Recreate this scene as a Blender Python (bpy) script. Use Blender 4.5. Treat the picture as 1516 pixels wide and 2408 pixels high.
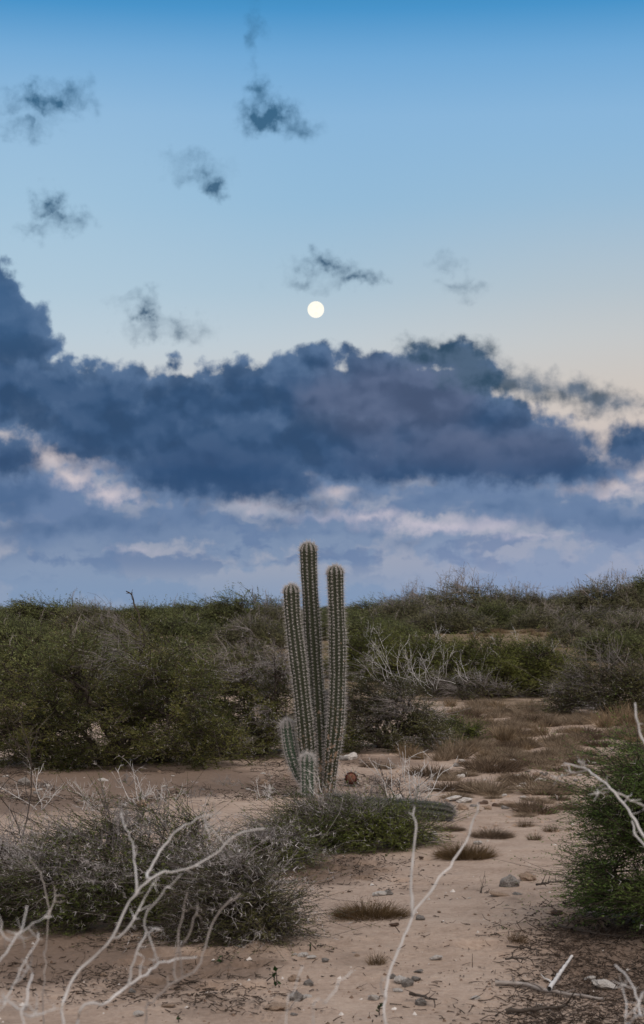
import bpy, math, random
import numpy as np

# ------------------------------------------------------------------ scene, camera
S = bpy.context.scene
COL = S.collection
for o in list(bpy.data.objects):
    bpy.data.objects.remove(o)
FPX = 4345.0            # focal length in photo units (photo taken as 1516 x 2408)
EYE = 1.6
HOR = 1435.0            # eye-level line in photo units
PITCH = math.atan((HOR - 1204.0) / FPX)
cam = bpy.data.cameras.new('camera')
camo = bpy.data.objects.new('camera', cam)
COL.objects.link(camo)
S.camera = camo
cam.sensor_fit = 'VERTICAL'
cam.sensor_height = 36.0
cam.sensor_width = 36.0
cam.lens = FPX / 2408.0 * 36.0
cam.clip_start = 0.1
cam.clip_end = 20000.0
camo.location = (0, 0, EYE)
camo.rotation_euler = (math.pi / 2 + PITCH, 0, 0)
cam.dof.use_dof = True
cam.dof.focus_distance = 16.0
cam.dof.aperture_fstop = 8.0

S.view_settings.view_transform = 'Standard'
S.view_settings.look = 'None'
S.view_settings.exposure = 0.0
S.view_settings.gamma = 1.0
S.view_settings.use_curve_mapping = False

def lin(r, g, b):
    def f(c):
        c /= 255.0
        return c / 12.92 if c <= 0.04045 else ((c + 0.055) / 1.055) ** 2.4
    return (f(r), f(g), f(b))

# ------------------------------------------------------------------ node helper
class X:
    """a float or vector socket with arithmetic"""
    def __init__(s, nt, sock, vec=False):
        s.nt, s.s, s.v = nt, sock, vec
    def _put(s, inp, val):
        if isinstance(val, X):
            s.nt.links.new(val.s, inp)
        else:
            inp.default_value = val
    def m(s, op, *a):
        n = s.nt.nodes.new('ShaderNodeMath')
        n.operation = op
        s._put(n.inputs[0], s)
        for i, q in enumerate(a):
            s._put(n.inputs[i + 1], q)
        return X(s.nt, n.outputs[0])
    def vm(s, op, *a, out=0):
        n = s.nt.nodes.new('ShaderNodeVectorMath')
        n.operation = op
        s._put(n.inputs[0], s)
        for i, q in enumerate(a):
            s._put(n.inputs[i + 1], q)
        return X(s.nt, n.outputs[out], out == 0)
    def __add__(s, o): return s.vm('ADD', o) if s.v else s.m('ADD', o)
    __radd__ = __add__
    def __sub__(s, o): return s.vm('SUBTRACT', o) if s.v else s.m('SUBTRACT', o)
    def __rsub__(s, o): return s.m('MULTIPLY_ADD', -1.0, o)
    def __mul__(s, o): return s.vm('MULTIPLY', o) if s.v else s.m('MULTIPLY', o)
    __rmul__ = __mul__
    def scale(s, k):
        n = s.nt.nodes.new('ShaderNodeVectorMath'); n.operation = 'SCALE'
        s._put(n.inputs[0], s); s._put(n.inputs['Scale'], k)
        return X(s.nt, n.outputs[0], True)
    def sstep(s, a, b, lo=0.0, hi=1.0):
        n = s.nt.nodes.new('ShaderNodeMapRange')
        n.interpolation_type = 'SMOOTHSTEP'
        s._put(n.inputs[0], s)
        n.inputs[1].default_value, n.inputs[2].default_value = a, b
        n.inputs[3].default_value, n.inputs[4].default_value = lo, hi
        return X(s.nt, n.outputs[0])

def xyz(nt, x, y, z=0.0):
    n = nt.nodes.new('ShaderNodeCombineXYZ')
    for i, q in enumerate((x, y, z)):
        if isinstance(q, X): nt.links.new(q.s, n.inputs[i])
        else: n.inputs[i].default_value = q
    return X(nt, n.outputs[0], True)

def noise(nt, vec, scale, detail=4.0, rough=0.55, col=False, dist=0.0, dim='3D'):
    n = nt.nodes.new('ShaderNodeTexNoise')
    n.noise_dimensions = dim
    n.inputs['Scale'].default_value = scale
    n.inputs['Detail'].default_value = detail
    n.inputs['Roughness'].default_value = rough
    n.inputs['Distortion'].default_value = dist
    if vec is not None: nt.links.new(vec.s, n.inputs['Vector'])
    return X(nt, n.outputs['Color' if col else 'Fac'], col)

def mixc(nt, f, a, b, mode='MIX'):
    n = nt.nodes.new('ShaderNodeMix'); n.data_type = 'RGBA'; n.blend_type = mode
    for inp, q in ((n.inputs[0], f), (n.inputs[6], a), (n.inputs[7], b)):
        if isinstance(q, X): nt.links.new(q.s, inp)
        elif isinstance(q, (tuple, list)): inp.default_value = (*q[:3], 1.0)
        else: inp.default_value = q
    return X(nt, n.outputs[2], True)

def ramp(nt, f, stops, interp='LINEAR'):
    n = nt.nodes.new('ShaderNodeValToRGB')
    e = n.color_ramp.elements
    n.color_ramp.interpolation = interp
    while len(e) < len(stops): e.new(0.5)
    for i, (p, c) in enumerate(stops):
        e[i].position = p; e[i].color = (*c, 1.0)
    nt.links.new(f.s, n.inputs[0])
    return X(nt, n.outputs[0], True)

# ------------------------------------------------------------------ world: dusk sky with clouds
W = bpy.data.worlds.new('World'); S.world = W; W.use_nodes = True
wt = W.node_tree; wt.nodes.clear()
tc = wt.nodes.new('ShaderNodeTexCoord')
sp = wt.nodes.new('ShaderNodeSeparateXYZ')
wt.links.new(tc.outputs['Generated'], sp.inputs[0])
dx, dy, dz = (X(wt, sp.outputs[i]) for i in range(3))
K = 100.0 * 180.0 / math.pi / 100.0                      # radians -> degrees
AZ = dx.m('ARCTAN2', dy) * K                              # degrees right of +Y
EL = dz.m('ARCSINE') * K                                  # degrees above the horizon
P = xyz(wt, AZ, EL)

def ang(x, y):                                            # photo point -> (azimuth, elevation) in degrees
    a, b = (x - 758.0) / FPX, (1204.0 - y) / FPX
    cy, cz = math.cos(PITCH) - b * math.sin(PITCH), math.sin(PITCH) + b * math.cos(PITCH)
    return math.degrees(math.atan2(a, cy)), math.degrees(math.atan2(cz, math.hypot(a, cy)))
DEG = math.radians(1) * FPX                               # photo units per degree, about 75.8

front = ramp(wt, EL * (1 / 90.0), [
    (0.0, lin(176, 176, 202)), (0.030, lin(196, 190, 203)), (0.055, lin(206, 195, 195)), (0.075, lin(205, 202, 200)),
    (0.092, lin(192, 204, 212)), (0.110, lin(171, 196, 213)), (0.139, lin(148, 187, 216)), (0.168, lin(137, 181, 218)),
    (0.188, lin(112, 168, 214)), (0.203, lin(74, 148, 202)), (0.216, lin(48, 132, 182)), (0.33, lin(70, 132, 182)), (0.6, lin(150, 165, 182)), (1.0, lin(190, 187, 186))])
# sunset side of the sky, behind the camera
back = ramp(wt, EL * (1 / 90.0), [
    (0.0, (1.7, 1.12, 0.76)), (0.06, (1.65, 1.22, 0.92)), (0.15, (1.3, 1.09, 0.95)), (0.3, (0.98, 0.90, 0.85)), (0.6, (0.68, 0.66, 0.65)), (1.0, lin(190, 187, 186))])
side = (dy * -1.0).sstep(-0.75, 0.9)
sky = mixc(wt, side, front, back)
warm = AZ.sstep(-3.0, 11.0) * (1.0 - EL.sstep(6.0, 15.0)) * EL.sstep(2.5, 6.0)
sky = mixc(wt, warm * 0.4, sky, lin(206, 190, 174))
cool = AZ.sstep(2.0, -10.0) * EL.sstep(5.0, 9.0) * (1.0 - EL.sstep(11.0, 19.0))
sky = mixc(wt, cool * 0.35, sky, lin(182, 208, 226))

n_big = noise(wt, P, 0.42, 5.0, 0.55, col=True, dim='2D')
n_mid = noise(wt, P + (7.3, 2.1, 0.0), 1.25, 5.0, 0.55, col=True, dim='2D')
Pw = P + (n_big - (0.5, 0.5, 0.5)).scale(0.75) + (n_mid - (0.5, 0.5, 0.5)).scale(0.62)
Pl = P + (n_mid - (0.5, 0.5, 0.5)).scale(0.5)

def field(src, ells, k=0.25):
    """smooth union of ellipses given in photo units; returns signed distance in degrees (negative inside)"""
    acc = None
    for (cx, cy, rx, ry) in ells:
        u, v = ang(cx, cy)
        a, b = rx / DEG, ry / DEG
        l = src.vm('MULTIPLY_ADD', (1 / a, 1 / b, 0.0), (-u / a, -v / b, 0.0)).vm('LENGTH', out=1)
        d = l.m('MULTIPLY_ADD', min(a, b), -min(a, b))
        acc = d if acc is None else acc.m('SMOOTH_MIN', d, k)
    return acc

fine = noise(wt, P + (3.1, 9.7, 0.0), 2.0, 4.0, 0.55, dim='2D')
def billow(vec, scale, detail=1.0):
    n = wt.nodes.new('ShaderNodeTexVoronoi'); n.feature = 'SMOOTH_F1'; n.voronoi_dimensions = '2D'
    n.inputs['Scale'].default_value = scale; n.inputs['Detail'].default_value = detail
    n.inputs['Smoothness'].default_value = 0.35; n.inputs['Roughness'].default_value = 0.5
    wt.links.new(vec.s, n.inputs['Vector'])
    return X(wt, n.outputs['Distance'])
bil = billow(P * (0.75, 1.0, 1.0) + (n_mid - (0.5, 0.5, 0.5)).scale(0.35), 0.82, 2.0)       # round cauliflower heads
puff = noise(wt, Pl * (0.8, 1.0, 1.0), 0.55, 3.0, 0.45, dim='2D')
puff_up = noise(wt, (Pl + (0.12, 0.34, 0.0)) * (0.8, 1.0, 1.0), 0.55, 3.0, 0.45, dim='2D')
relief = (puff - puff_up)                                # >0 where the billow faces up and away
streak = noise(wt, Pw * (0.35, 1.0, 1.0), 0.8, 4.0, 0.5, dim='2D')
shelf2 = noise(wt, Pl * (0.3, 1.0, 1.0) + (14.0, 7.0, 0.0), 1.0, 4.0, 0.5, dim='2D')
shelf = noise(wt, Pl * (0.42, 1.0, 1.0) + (4.0, 1.0, 0.0), 0.75, 4.0, 0.5, dim='2D')

# pale bank along the whole horizon, with gaps where the clear dusk sky shows through
HO = [(125, 1075, 36, 34), (165, 1120, 56, 30), (255, 1158, 60, 26), (312, 1170, 22, 16), (330, 1295, 40, 6), (600, 1192, 55, 9), (720, 1120, 36, 22), (790, 1160, 46, 22), (740, 1212, 66, 11),
      (860, 1212, 110, 17), (1000, 1235, 150, 22), (1150, 1228, 110, 22), (1240, 1262, 70, 8), (1360, 1150, 60, 12), (1450, 1142, 90, 24), (1515, 1120, 50, 22)]
hole = field(P + (n_mid - (0.5, 0.5, 0.5)).scale(0.75), HO, 0.12) - (fine - 0.5) * 0.45
low = (EL + (fine - 0.5) * 0.6).sstep(4.7, 4.2) * hole.sstep(-0.40, 0.14)
lowc = mixc(wt, (EL + (shelf - 0.5) * 2.8 - AZ * 0.05).sstep(1.0, 3.0), lin(130, 149, 177), lin(102, 127, 162))
lowc = mixc(wt, (shelf + (fine - 0.5) * 0.3).sstep(0.44, 0.60) * 0.8, lowc, lin(160, 166, 182))
lowc = mixc(wt, (shelf2 + (fine - 0.5) * 0.25).sstep(0.50, 0.62) * 0.8 * EL.sstep(0.6, 1.6), lowc, lin(96, 122, 160))
lowc = mixc(wt, EL.sstep(1.7, 0.3) * 0.6, lowc, lin(122, 149, 182))
lowc = mixc(wt, AZ.sstep(-1.0, 6.0) * EL.sstep(3.0, 1.4) * 0.3, lowc, lin(150, 160, 192))
sky = mixc(wt, low * 0.96, sky, lowc)

# mid grey-blue shelves under the main bank
E2 = [(40, 1170, 110, 62), (60, 1250, 190, 46), (240, 1235, 210, 42), (420, 1215, 100, 40), (640, 1225, 130, 26), (740, 1252, 90, 16),
      (880, 1258, 62, 22), (950, 1280, 90, 20), (860, 1165, 60, 34), (1040, 1165, 120, 38), (1160, 1188, 150, 34), (1320, 1208, 220, 36), (1490, 1225, 150, 34), (1230, 1170, 140, 18)]
sd2 = field(Pl, E2, 0.25) - (0.55 - bil) * 0.35 - (fine - 0.5) * 0.3
a2 = sd2.sstep(0.22, -0.42)
c2 = mixc(wt, (sd2 + relief * 2.2).sstep(-0.9, 0.25), lin(76, 104, 142), lin(106, 129, 164))
sky = mixc(wt, a2 * 0.88, sky, c2)

# main dark bank
E1 = [(0, 700, 66, 90), (50, 760, 50, 50), (30, 800, 92, 84), (98, 768, 26, 40), (120, 815, 30, 30), (0, 900, 140, 95), (110, 925, 160, 72), (250, 945, 150, 82), (290, 1015, 220, 92), (405, 868, 28, 38),
      (430, 960, 170, 84), (560, 950, 170, 82), (480, 1075, 230, 95), (600, 1090, 150, 90), (560, 1150, 170, 34), (720, 925, 130, 92), (760, 1030, 220, 80),
      (870, 930, 150, 100), (850, 880, 80, 52), (1000, 960, 180, 110), (1070, 838, 80, 50), (1000, 845, 60, 36), (1130, 880, 70, 50), (1100, 1030, 210, 100), (1250, 1062, 180, 80), (1180, 985, 90, 60), (1340, 1092, 112, 46), (1400, 1102, 60, 34),
      (690, 1130, 60, 50), (720, 1185, 40, 10), (20, 1075, 82, 56), (1485, 1048, 66, 52), (-80, 960, 200, 70), (1000, 1085, 280, 45), (560, 1040, 460, 85), (1000, 1020, 280, 85), (250, 985, 300, 72), (820, 1085, 300, 50), (735, 852, 74, 44), (795, 880, 90, 40), (820, 840, 46, 34), (880, 845, 50, 30), (490, 880, 60, 26), (560, 885, 50, 30), (335, 885, 36, 30), (190, 870, 60, 24)]
edge = EL.sstep(5.0, 7.2)
Pm = P + (n_big - (0.5, 0.5, 0.5)).scale(0.55) + (n_mid - (0.5, 0.5, 0.5)).scale(0.35)
sd1 = field(Pm, E1, 0.22) - (0.60 - bil) * (edge * 0.36 + 0.1) - (fine - 0.5) * 0.62 - 0.04
a1 = (sd1 * (edge * 1.1 + 1.1)).sstep(0.30, -0.40)
core = sd1.sstep(-0.05, -0.75)
c1 = mixc(wt, core, lin(88, 115, 150), lin(47, 80, 118))
c1 = mixc(wt, (relief * 2.6 + (bil - 0.45) * 0.3 + (fine - 0.5) * 0.2).sstep(0.32, -0.36) * 0.38, c1, lin(86, 111, 146))
c1 = mixc(wt, (relief * 2.6 + (bil - 0.45) * 0.3).sstep(-0.05, 0.42) * 0.65, c1, lin(40, 69, 103))
pur = (field(P, [(960, 930, 270, 110), (1150, 1040, 240, 70)], 0.4) + (puff - 0.5) * 2.5).sstep(0.6, -1.0)
c1 = mixc(wt, pur * 0.62, c1, mixc(wt, (relief * 2.4 + (bil - 0.45) * 0.4).sstep(-0.3, 0.4), lin(100, 110, 138), lin(76, 88, 116)))
dusk = (EL + (puff - 0.5) * 1.6).sstep(5.6, 3.9)
c1 = mixc(wt, dusk * 0.6, c1, lin(50, 78, 116))
tower = (AZ + EL * 0.5).sstep(-2.5, -6.0) * EL.sstep(7.2, 9.5)
c1 = mixc(wt, tower * 0.6, c1, lin(62, 98, 138))
sky = mixc(wt, a1 * 0.985, sky, c1)

# darker torn scud in front of the bank, upper right
E3 = [(1030, 828, 66, 22), (1090, 842, 72, 36), (1130, 885, 70, 34), (1200, 902, 66, 24), (1262, 915, 44, 18), (1345, 918, 36, 20), (1410, 932, 40, 16), (1465, 955, 44, 9)]
sd3 = field(Pm, E3, 0.15) - (0.6 - bil) * 0.2 - (fine - 0.5) * 0.7 - 0.12
a3 = sd3.sstep(0.30, -0.34)
c3 = mixc(wt, (relief * 3.0 + fine - 0.5).sstep(-0.3, 0.4), lin(78, 100, 124), lin(50, 76, 98))
sky = mixc(wt, a3 * 0.9, sky, c3)

# small wisps in the clear sky
E4 = [(110, 240, 92, 34), (60, 295, 46, 14), (160, 215, 40, 20), (640, 275, 66, 38), (605, 215, 26, 30), (700, 295, 40, 24), (600, 72, 7, 26),
      (475, 408, 48, 20), (505, 436, 24, 20), (440, 380, 30, 10), (112, 485, 34, 32), (150, 522, 34, 16), (98, 540, 30, 14), (768, 622, 50, 20), (838, 655, 36, 14),
      (720, 662, 26, 9), (345, 735, 36, 22), (395, 772, 70, 20), (320, 705, 24, 10), (1052, 620, 13, 8), (1086, 682, 22, 11)]
Pf = P + (n_mid - (0.5, 0.5, 0.5)).scale(1.1) + (noise(wt, P, 3.2, 4.0, 0.6, col=True, dim='2D') - (0.5, 0.5, 0.5)).scale(0.22)
E4 = [(a, b, c * .88, d * .88) for a, b, c, d in E4]
sd4 = field(Pf, E4, 0.08)
a4 = (sd4 - (fine - 0.55) * 0.6).sstep(0.36, -0.42)
fil = noise(wt, Pf * (0.8, 1.0, 1.0) + (3.0, 8.0, 0.0), 1.2, 4.0, 0.55, dist=0.25, dim='2D')
a4 = a4 * (fil.sstep(0.26, 0.60) * 0.65 + 0.35) 
c4 = mixc(wt, EL.sstep(8.0, 17.0), lin(60, 88, 114), lin(40, 88, 122))
E5 = [(118, 482, 20, 20), (148, 520, 15, 7), (768, 620, 28, 10), (836, 654, 16, 5), (632, 278, 36, 16), (606, 225, 9, 16), (110, 242, 46, 13), (506, 434, 12, 12), (350, 738, 16, 8)]
sd5 = field(Pf, E5, 0.08) - (fine - 0.5) * 0.4
a4 = (a4 * 0.85 + sd5.sstep(0.34, -0.36) * 0.55).m('MINIMUM', 1.0)
sky = mixc(wt, a4 * 0.9, sky, c4)

# the same kind of broken bank goes on round the horizon, left and right of the view
far = AZ.m('ABSOLUTE').sstep(11.5, 16.0) * (1.0 - side * 0.6)
bank = EL.sstep(2.0, 4.5) * (1.0 - EL.sstep(6.0, 11.0))
ag = (noise(wt, P * (0.5, 1.0, 1.0) + (n_mid - (0.5, 0.5, 0.5)).scale(0.5), 0.16, 6.0, 0.6, dim='2D') + bank * 0.22).sstep(0.60, 0.74) * far
sky = mixc(wt, ag * 0.9, sky, mixc(wt, puff, lin(60, 86, 126), lin(108, 122, 158)))
# below the horizon (never in view): dim ground tone
sky = mixc(wt, EL.sstep(-0.2, -1.5), sky, (0.10, 0.09, 0.08))

bg = wt.nodes.new('ShaderNodeBackground'); bg.inputs['Strength'].default_value = 1.0
wt.links.new(sky.s, bg.inputs['Color'])
wo = wt.nodes.new('ShaderNodeOutputWorld'); wt.links.new(bg.outputs[0], wo.inputs[0])
W.cycles.sampling_method = 'MANUAL'; W.cycles.sample_map_resolution = 512

# added soft overhead lamp that brightens the ground, in place of dusk skylight
overhead_fill = bpy.data.lights.new('overhead_fill', 'SUN'); overhead_fill.energy = 1.95; overhead_fill.angle = math.radians(60); overhead_fill.color = (1.0, 0.89, 0.80)
overhead_fill_ob = bpy.data.objects.new('overhead_fill', overhead_fill); COL.objects.link(overhead_fill_ob)
overhead_fill_ob.rotation_euler = (math.radians(24), 0, math.radians(40))

# ------------------------------------------------------------------ small numeric helpers
def vnoise(x, y, seed=0):
    x = np.asarray(x, float); y = np.asarray(y, float)
    xi = np.floor(x).astype(np.int64); yi = np.floor(y).astype(np.int64)
    fx = x - xi; fy = y - yi
    fx = fx * fx * (3 - 2 * fx); fy = fy * fy * (3 - 2 * fy)
    def h(a, b):
        n = (a * 374761393 + b * 668265263 + seed * 974634721) & 0x7fffffff
        n = ((n ^ (n >> 13)) * 1274126177) & 0x7fffffff
        n = (n ^ (n >> 16)) & 0xffff
        return n / 65535.0
    return (h(xi, yi) * (1 - fx) + h(xi + 1, yi) * fx) * (1 - fy) + (h(xi, yi + 1) * (1 - fx) + h(xi + 1, yi + 1) * fx) * fy - 0.5

def ss(a, b, x):
    t = np.clip((np.asarray(x, float) - a) / (b - a), 0, 1)
    return t * t * (3 - 2 * t)

DENTS = []
def terr(x, y, detail=False):
    x = np.asarray(x, float); y = np.asarray(y, float)
    z = 0.88 * ss(25, 62, y) + 0.30 * ss(60, 92, y) + 0.50 * ss(1, 14, x) * ss(48, 84, y) - 0.9 * ss(115, 200, y)
    z = z + 0.5 * vnoise(x * .045, y * .045, 3) * ss(26, 50, y) + 0.10 * vnoise(x * .3, y * .3, 5) * ss(20, 34, y)
    z = z + 0.05 * vnoise(x * .55, y * .55, 7) + 0.022 * vnoise(x * 1.6, y * 1.6, 9)
    if detail:
        z = z + 0.010 * vnoise(x * 4.5, y * 4.5, 11) + 0.006 * vnoise(x * 10, y * 10, 12)
        for (cx, cy, r, dep) in DENTS:
            q = (x - cx) ** 2 + (y - cy) ** 2
            w = q < (3 * r) ** 2
            if w.any():
                z[w] -= dep * (np.exp(-q[w] / (r * r)) - 0.22 * np.exp(-(np.sqrt(q[w]) - 1.6 * r) ** 2 / (0.3 * r * r)))
    return z

CP, SP = math.cos(PITCH), math.sin(PITCH)
def at(x, y, d):
    """point seen at photo position (x, y), d metres in front of the camera"""
    a, b = (x - 758.0) / FPX, (1204.0 - y) / FPX
    v = np.array([a, CP - b * SP, SP + b * CP])
    return np.array([0, 0, EYE]) + v * (d / v[1])
def gr(x, y):
    """point of the ground seen at photo position (x, y)"""
    lo, hi = 3.0, 130.0
    prev = lo
    for d in np.geomspace(3.0, 130.0, 160):
        p = at(x, y, d)
        if p[2] < terr(p[0], p[1]):
            lo, hi = prev, d
            break
        prev = d
    for _ in range(30):
        m = (lo + hi) / 2
        p = at(x, y, m)
        if p[2] < terr(p[0], p[1]): hi = m
        else: lo = m
    p = at(x, y, hi)
    return np.array([p[0], p[1], float(terr(p[0], p[1]))])

def norm(v):
    return v / np.maximum(np.linalg.norm(v, axis=-1, keepdims=True), 1e-9)

class Geo:
    def __init__(s): s.v, s.t, s.q, s.n = [], [], [], 0
    def add(s, v, tri=None, quad=None):
        v = np.asarray(v, float).reshape(-1, 3)
        if tri is not None and len(tri): s.t.append(np.asarray(tri).reshape(-1, 3) + s.n)
        if quad is not None and len(quad): s.q.append(np.asarray(quad).reshape(-1, 4) + s.n)
        s.v.append(v); s.n += len(v)
    def mesh(s, name, mat, smooth=False):
        me = bpy.data.meshes.new(name)
        v = np.concatenate(s.v) if s.v else np.zeros((0, 3))
        t = np.concatenate(s.t) if s.t else np.zeros((0, 3), int)
        q = np.concatenate(s.q) if s.q else np.zeros((0, 4), int)
        me.vertices.add(len(v)); me.vertices.foreach_set('co', v.astype(np.float32).ravel())
        nl = t.size + q.size
        me.loops.add(nl)
        me.loops.foreach_set('vertex_index', np.concatenate([t.ravel(), q.ravel()]).astype(np.int32))
        me.polygons.add(len(t) + len(q))
        st = np.concatenate([np.arange(len(t)) * 3, t.size + np.arange(len(q)) * 4]).astype(np.int32)
        me.polygons.foreach_set('loop_start', st)
        me.polygons.foreach_set('use_smooth', np.full(len(st), smooth))
        me.materials.append(mat)
        me.update(calc_edges=True); me.validate()
        return me

def link(name, me, parent=None, **props):
    o = bpy.data.objects.new(name, me)
    COL.objects.link(o)
    if parent is not None: o.parent = parent
    for k, v in props.items():
        if v is not None: o[k] = v
    return o
def tag(o, label=None, category=None, group=None, kind=None):
    for k, v in (('label', label), ('category', category), ('group', group), ('kind', kind)):
        if v is not None: o[k] = v
    return o
def thing(name, loc, label, category, group=None, rz=0.0, sc=1.0):
    o = link(name, None); o.empty_display_size = 0.1
    o.location = loc; o.rotation_euler = (0, 0, rz)
    o.scale = (sc, sc, sc) if np.isscalar(sc) else sc
    return tag(o, label, category, group)
def dup(o, loc, rz, sc, label, group=None, parent=None):
    c = o.copy(); COL.objects.link(c)
    if parent is not None: c.parent = parent
    else:
        c.location = loc; c.rotation_euler = (0, 0, rz); c.scale = (sc, sc, sc) if np.isscalar(sc) else sc
        c['label'] = label
        if group: c['group'] = group
    for ch in list(o.children): dup(ch, None, None, None, None, None, c)
    return c

def tubes(g, Pn, R, sides=4):
    """Pn (n,k,3) polylines, R (n,k) radii -> tapering tubes"""
    Pn = np.asarray(Pn, float); n, k, _ = Pn.shape
    if n == 0: return
    T = norm(np.gradient(Pn, axis=1))
    ref = np.where(np.abs(T[..., 2:3]) > 0.9, np.array([1., 0, 0]), np.array([0, 0, 1.]))
    A = norm(np.cross(T, ref)); B = np.cross(T, A)
    th = np.arange(sides) / sides * 2 * math.pi
    V = Pn[:, :, None, :] + R[:, :, None, None] * (np.cos(th)[None, None, :, None] * A[:, :, None, :] + np.sin(th)[None, None, :, None] * B[:, :, None, :])
    idx = np.arange(n * k * sides).reshape(n, k, sides)
    a = idx[:, :-1, :]; b = np.roll(idx, -1, axis=2)[:, :-1, :]; c = np.roll(idx, -1, axis=2)[:, 1:, :]; d = idx[:, 1:, :]
    g.add(V.reshape(-1, 3), quad=np.stack([a, b, c, d], -1).reshape(-1, 4))

def spikes(g, O, D, L, r):
    """thin three-sided spikes"""
    n = len(O)
    if n == 0: return
    D = norm(D)
    ref = np.where(np.abs(D[:, 2:3]) > 0.9, np.array([1., 0, 0]), np.array([0, 0, 1.]))
    A = norm(np.cross(D, ref)); B = np.cross(D, A)
    r = np.broadcast_to(np.asarray(r, float), (n,))[:, None]; L = np.broadcast_to(np.asarray(L, float), (n,))[:, None]
    V = np.stack([O + A * r, O + (-.5 * A + .866 * B) * r, O + (-.5 * A - .866 * B) * r, O + D * L], 1)
    i = np.arange(n)[:, None] * 4
    g.add(V.reshape(-1, 3), tri=np.concatenate([i + [0, 1, 3], i + [1, 2, 3], i + [2, 0, 3]], 1).reshape(-1, 3))

def leaves(g, O, D, L, Wd, rng, broad=False):
    """folded diamond leaflets"""
    n = len(O)
    D = norm(D)
    Nn = norm(rng.normal(size=(n, 3)) * 0.5 + np.array([0, 0, 1.0]))
    A = norm(np.cross(D, Nn))
    L = np.broadcast_to(L, (n,))[:, None]; Wd = np.broadcast_to(Wd, (n,))[:, None]
    if not broad:                                         # slim three-cornered leaflet
        V = np.stack([O + A * Wd * .8 + D * L * .12, O + D * L, O - A * Wd * .8 + D * L * .12], 1)
        g.add(V.reshape(-1, 3), tri=np.arange(n * 3).reshape(n, 3)); return
    V = np.stack([O, O + D * L * .45 + A * Wd, O + D * L, O + D * L * .45 - A * Wd], 1)
    i = np.arange(n)[:, None] * 4
    g.add(V.reshape(-1, 3), quad=i + np.array([[0, 1, 2, 3]]))

def walk(O, D, L, k, rng, jit=0.25, trop=(0, 0, 0.0)):
    """random walk polylines from O along D, length L, k points"""
    n = len(O)
    Pn = np.zeros((n, k, 3)); Pn[:, 0] = O
    D = norm(D); st = (np.broadcast_to(L, (n,)) / (k - 1))[:, None]
    tr = np.asarray(trop, float)
    for i in range(1, k):
        D = norm(D + rng.normal(size=(n, 3)) * jit + tr)
        Pn[:, i] = Pn[:, i - 1] + D * st
    return Pn

def on_lines(Pn, ids, t):
    """points and tangents at parameter t (0..1) on polylines ids"""
    k = Pn.shape[1]
    f = np.clip(t, 0, .9999) * (k - 1); i = f.astype(int); u = (f - i)[:, None]
    a = Pn[ids, i]; b = Pn[ids, i + 1]
    return a * (1 - u) + b * u, norm(b - a)

def smooth_line(pts, step):
    """Catmull-Rom through pts, resampled at an even step"""
    p = np.asarray(pts, float)
    p = np.vstack([2 * p[0] - p[1], p, 2 * p[-1] - p[-2]])
    out = []
    for i in range(1, len(p) - 2):
        for t in np.linspace(0, 1, 12, endpoint=False):
            a, b, c, d = p[i - 1], p[i], p[i + 1], p[i + 2]
            out.append(.5 * (2 * b + (c - a) * t + (2 * a - 5 * b + 4 * c - d) * t * t + (3 * b - a - 3 * c + d) * t ** 3))
    out.append(p[-2]); out = np.array(out)
    s = np.concatenate([[0], np.cumsum(np.linalg.norm(np.diff(out, axis=0), axis=1))])
    n = max(4, int(round(s[-1] / step)) + 1)
    q = np.linspace(0, s[-1], n)
    return np.stack([np.interp(q, s, out[:, j]) for j in range(3)], 1)

# ------------------------------------------------------------------ materials
def material(name, rough=0.8, spec=0.2):
    m = bpy.data.materials.new(name); m.use_nodes = True
    nt = m.node_tree; b = nt.nodes['Principled BSDF']
    b.inputs['Roughness'].default_value = rough
    b.inputs['Specular IOR Level'].default_value = spec
    return m, nt, b
def coords(nt, kind='Object'):
    n = nt.nodes.new('ShaderNodeTexCoord'); return X(nt, n.outputs[kind], True)
def island(nt):
    n = nt.nodes.new('ShaderNodeNewGeometry'); return X(nt, n.outputs['Random Per Island'])
def bump(nt, b, h, strength=0.5, dist=0.01):
    n = nt.nodes.new('ShaderNodeBump'); n.inputs['Strength'].default_value = strength; n.inputs['Distance'].default_value = dist
    nt.links.new(h.s, n.inputs['Height']); nt.links.new(n.outputs[0], b.inputs['Normal'])

def leaf_material(name, dark, mid, tip, brown=None, nscale=2.5):
    m, nt, b = material(name, 0.75, 0.12)
    r = island(nt)
    n = noise(nt, coords(nt), nscale, 3.0)
    f = r * 0.28 + n * 1.8 - 0.54
    stops = [(0.05, dark), (0.5, mid), (0.88, tip)]
    c = ramp(nt, f, stops)
    if brown: c = mixc(nt, (r * 7.31).m('FRACT').sstep(0.90, 0.96), c, brown)
    nt.links.new(c.s, b.inputs['Base Color'])
    tr = nt.nodes.new('ShaderNodeBsdfTranslucent'); nt.links.new(c.s, tr.inputs[0])
    mx = nt.nodes.new('ShaderNodeMixShader'); mx.inputs[0].default_value = 0.22
    nt.links.new(b.outputs[0], mx.inputs[1]); nt.links.new(tr.outputs[0], mx.inputs[2])
    nt.links.new(mx.outputs[0], nt.nodes['Material Output'].inputs[0])
    return m
def wood_material(name, a, c, nscale=9.0, rough=0.85):
    m, nt, b = material(name, rough, 0.15)
    co = coords(nt)
    f = noise(nt, co, nscale, 4.0) * 0.9 + island(nt) * 0.5 - 0.2
    nt.links.new(ramp(nt, f, [(0.2, a), (0.8, c)]).s, b.inputs['Base Color'])
    bump(nt, b, noise(nt, co * (1, 1, .4), 60.0, 3.0), 0.5, 0.004)
    return m
M = {}
M['olive'] = leaf_material('olive_leaves', (.022, .029, .009), (.082, .093, .026), (.24, .235, .075), (.15, .11, .055), 2.2)
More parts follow.
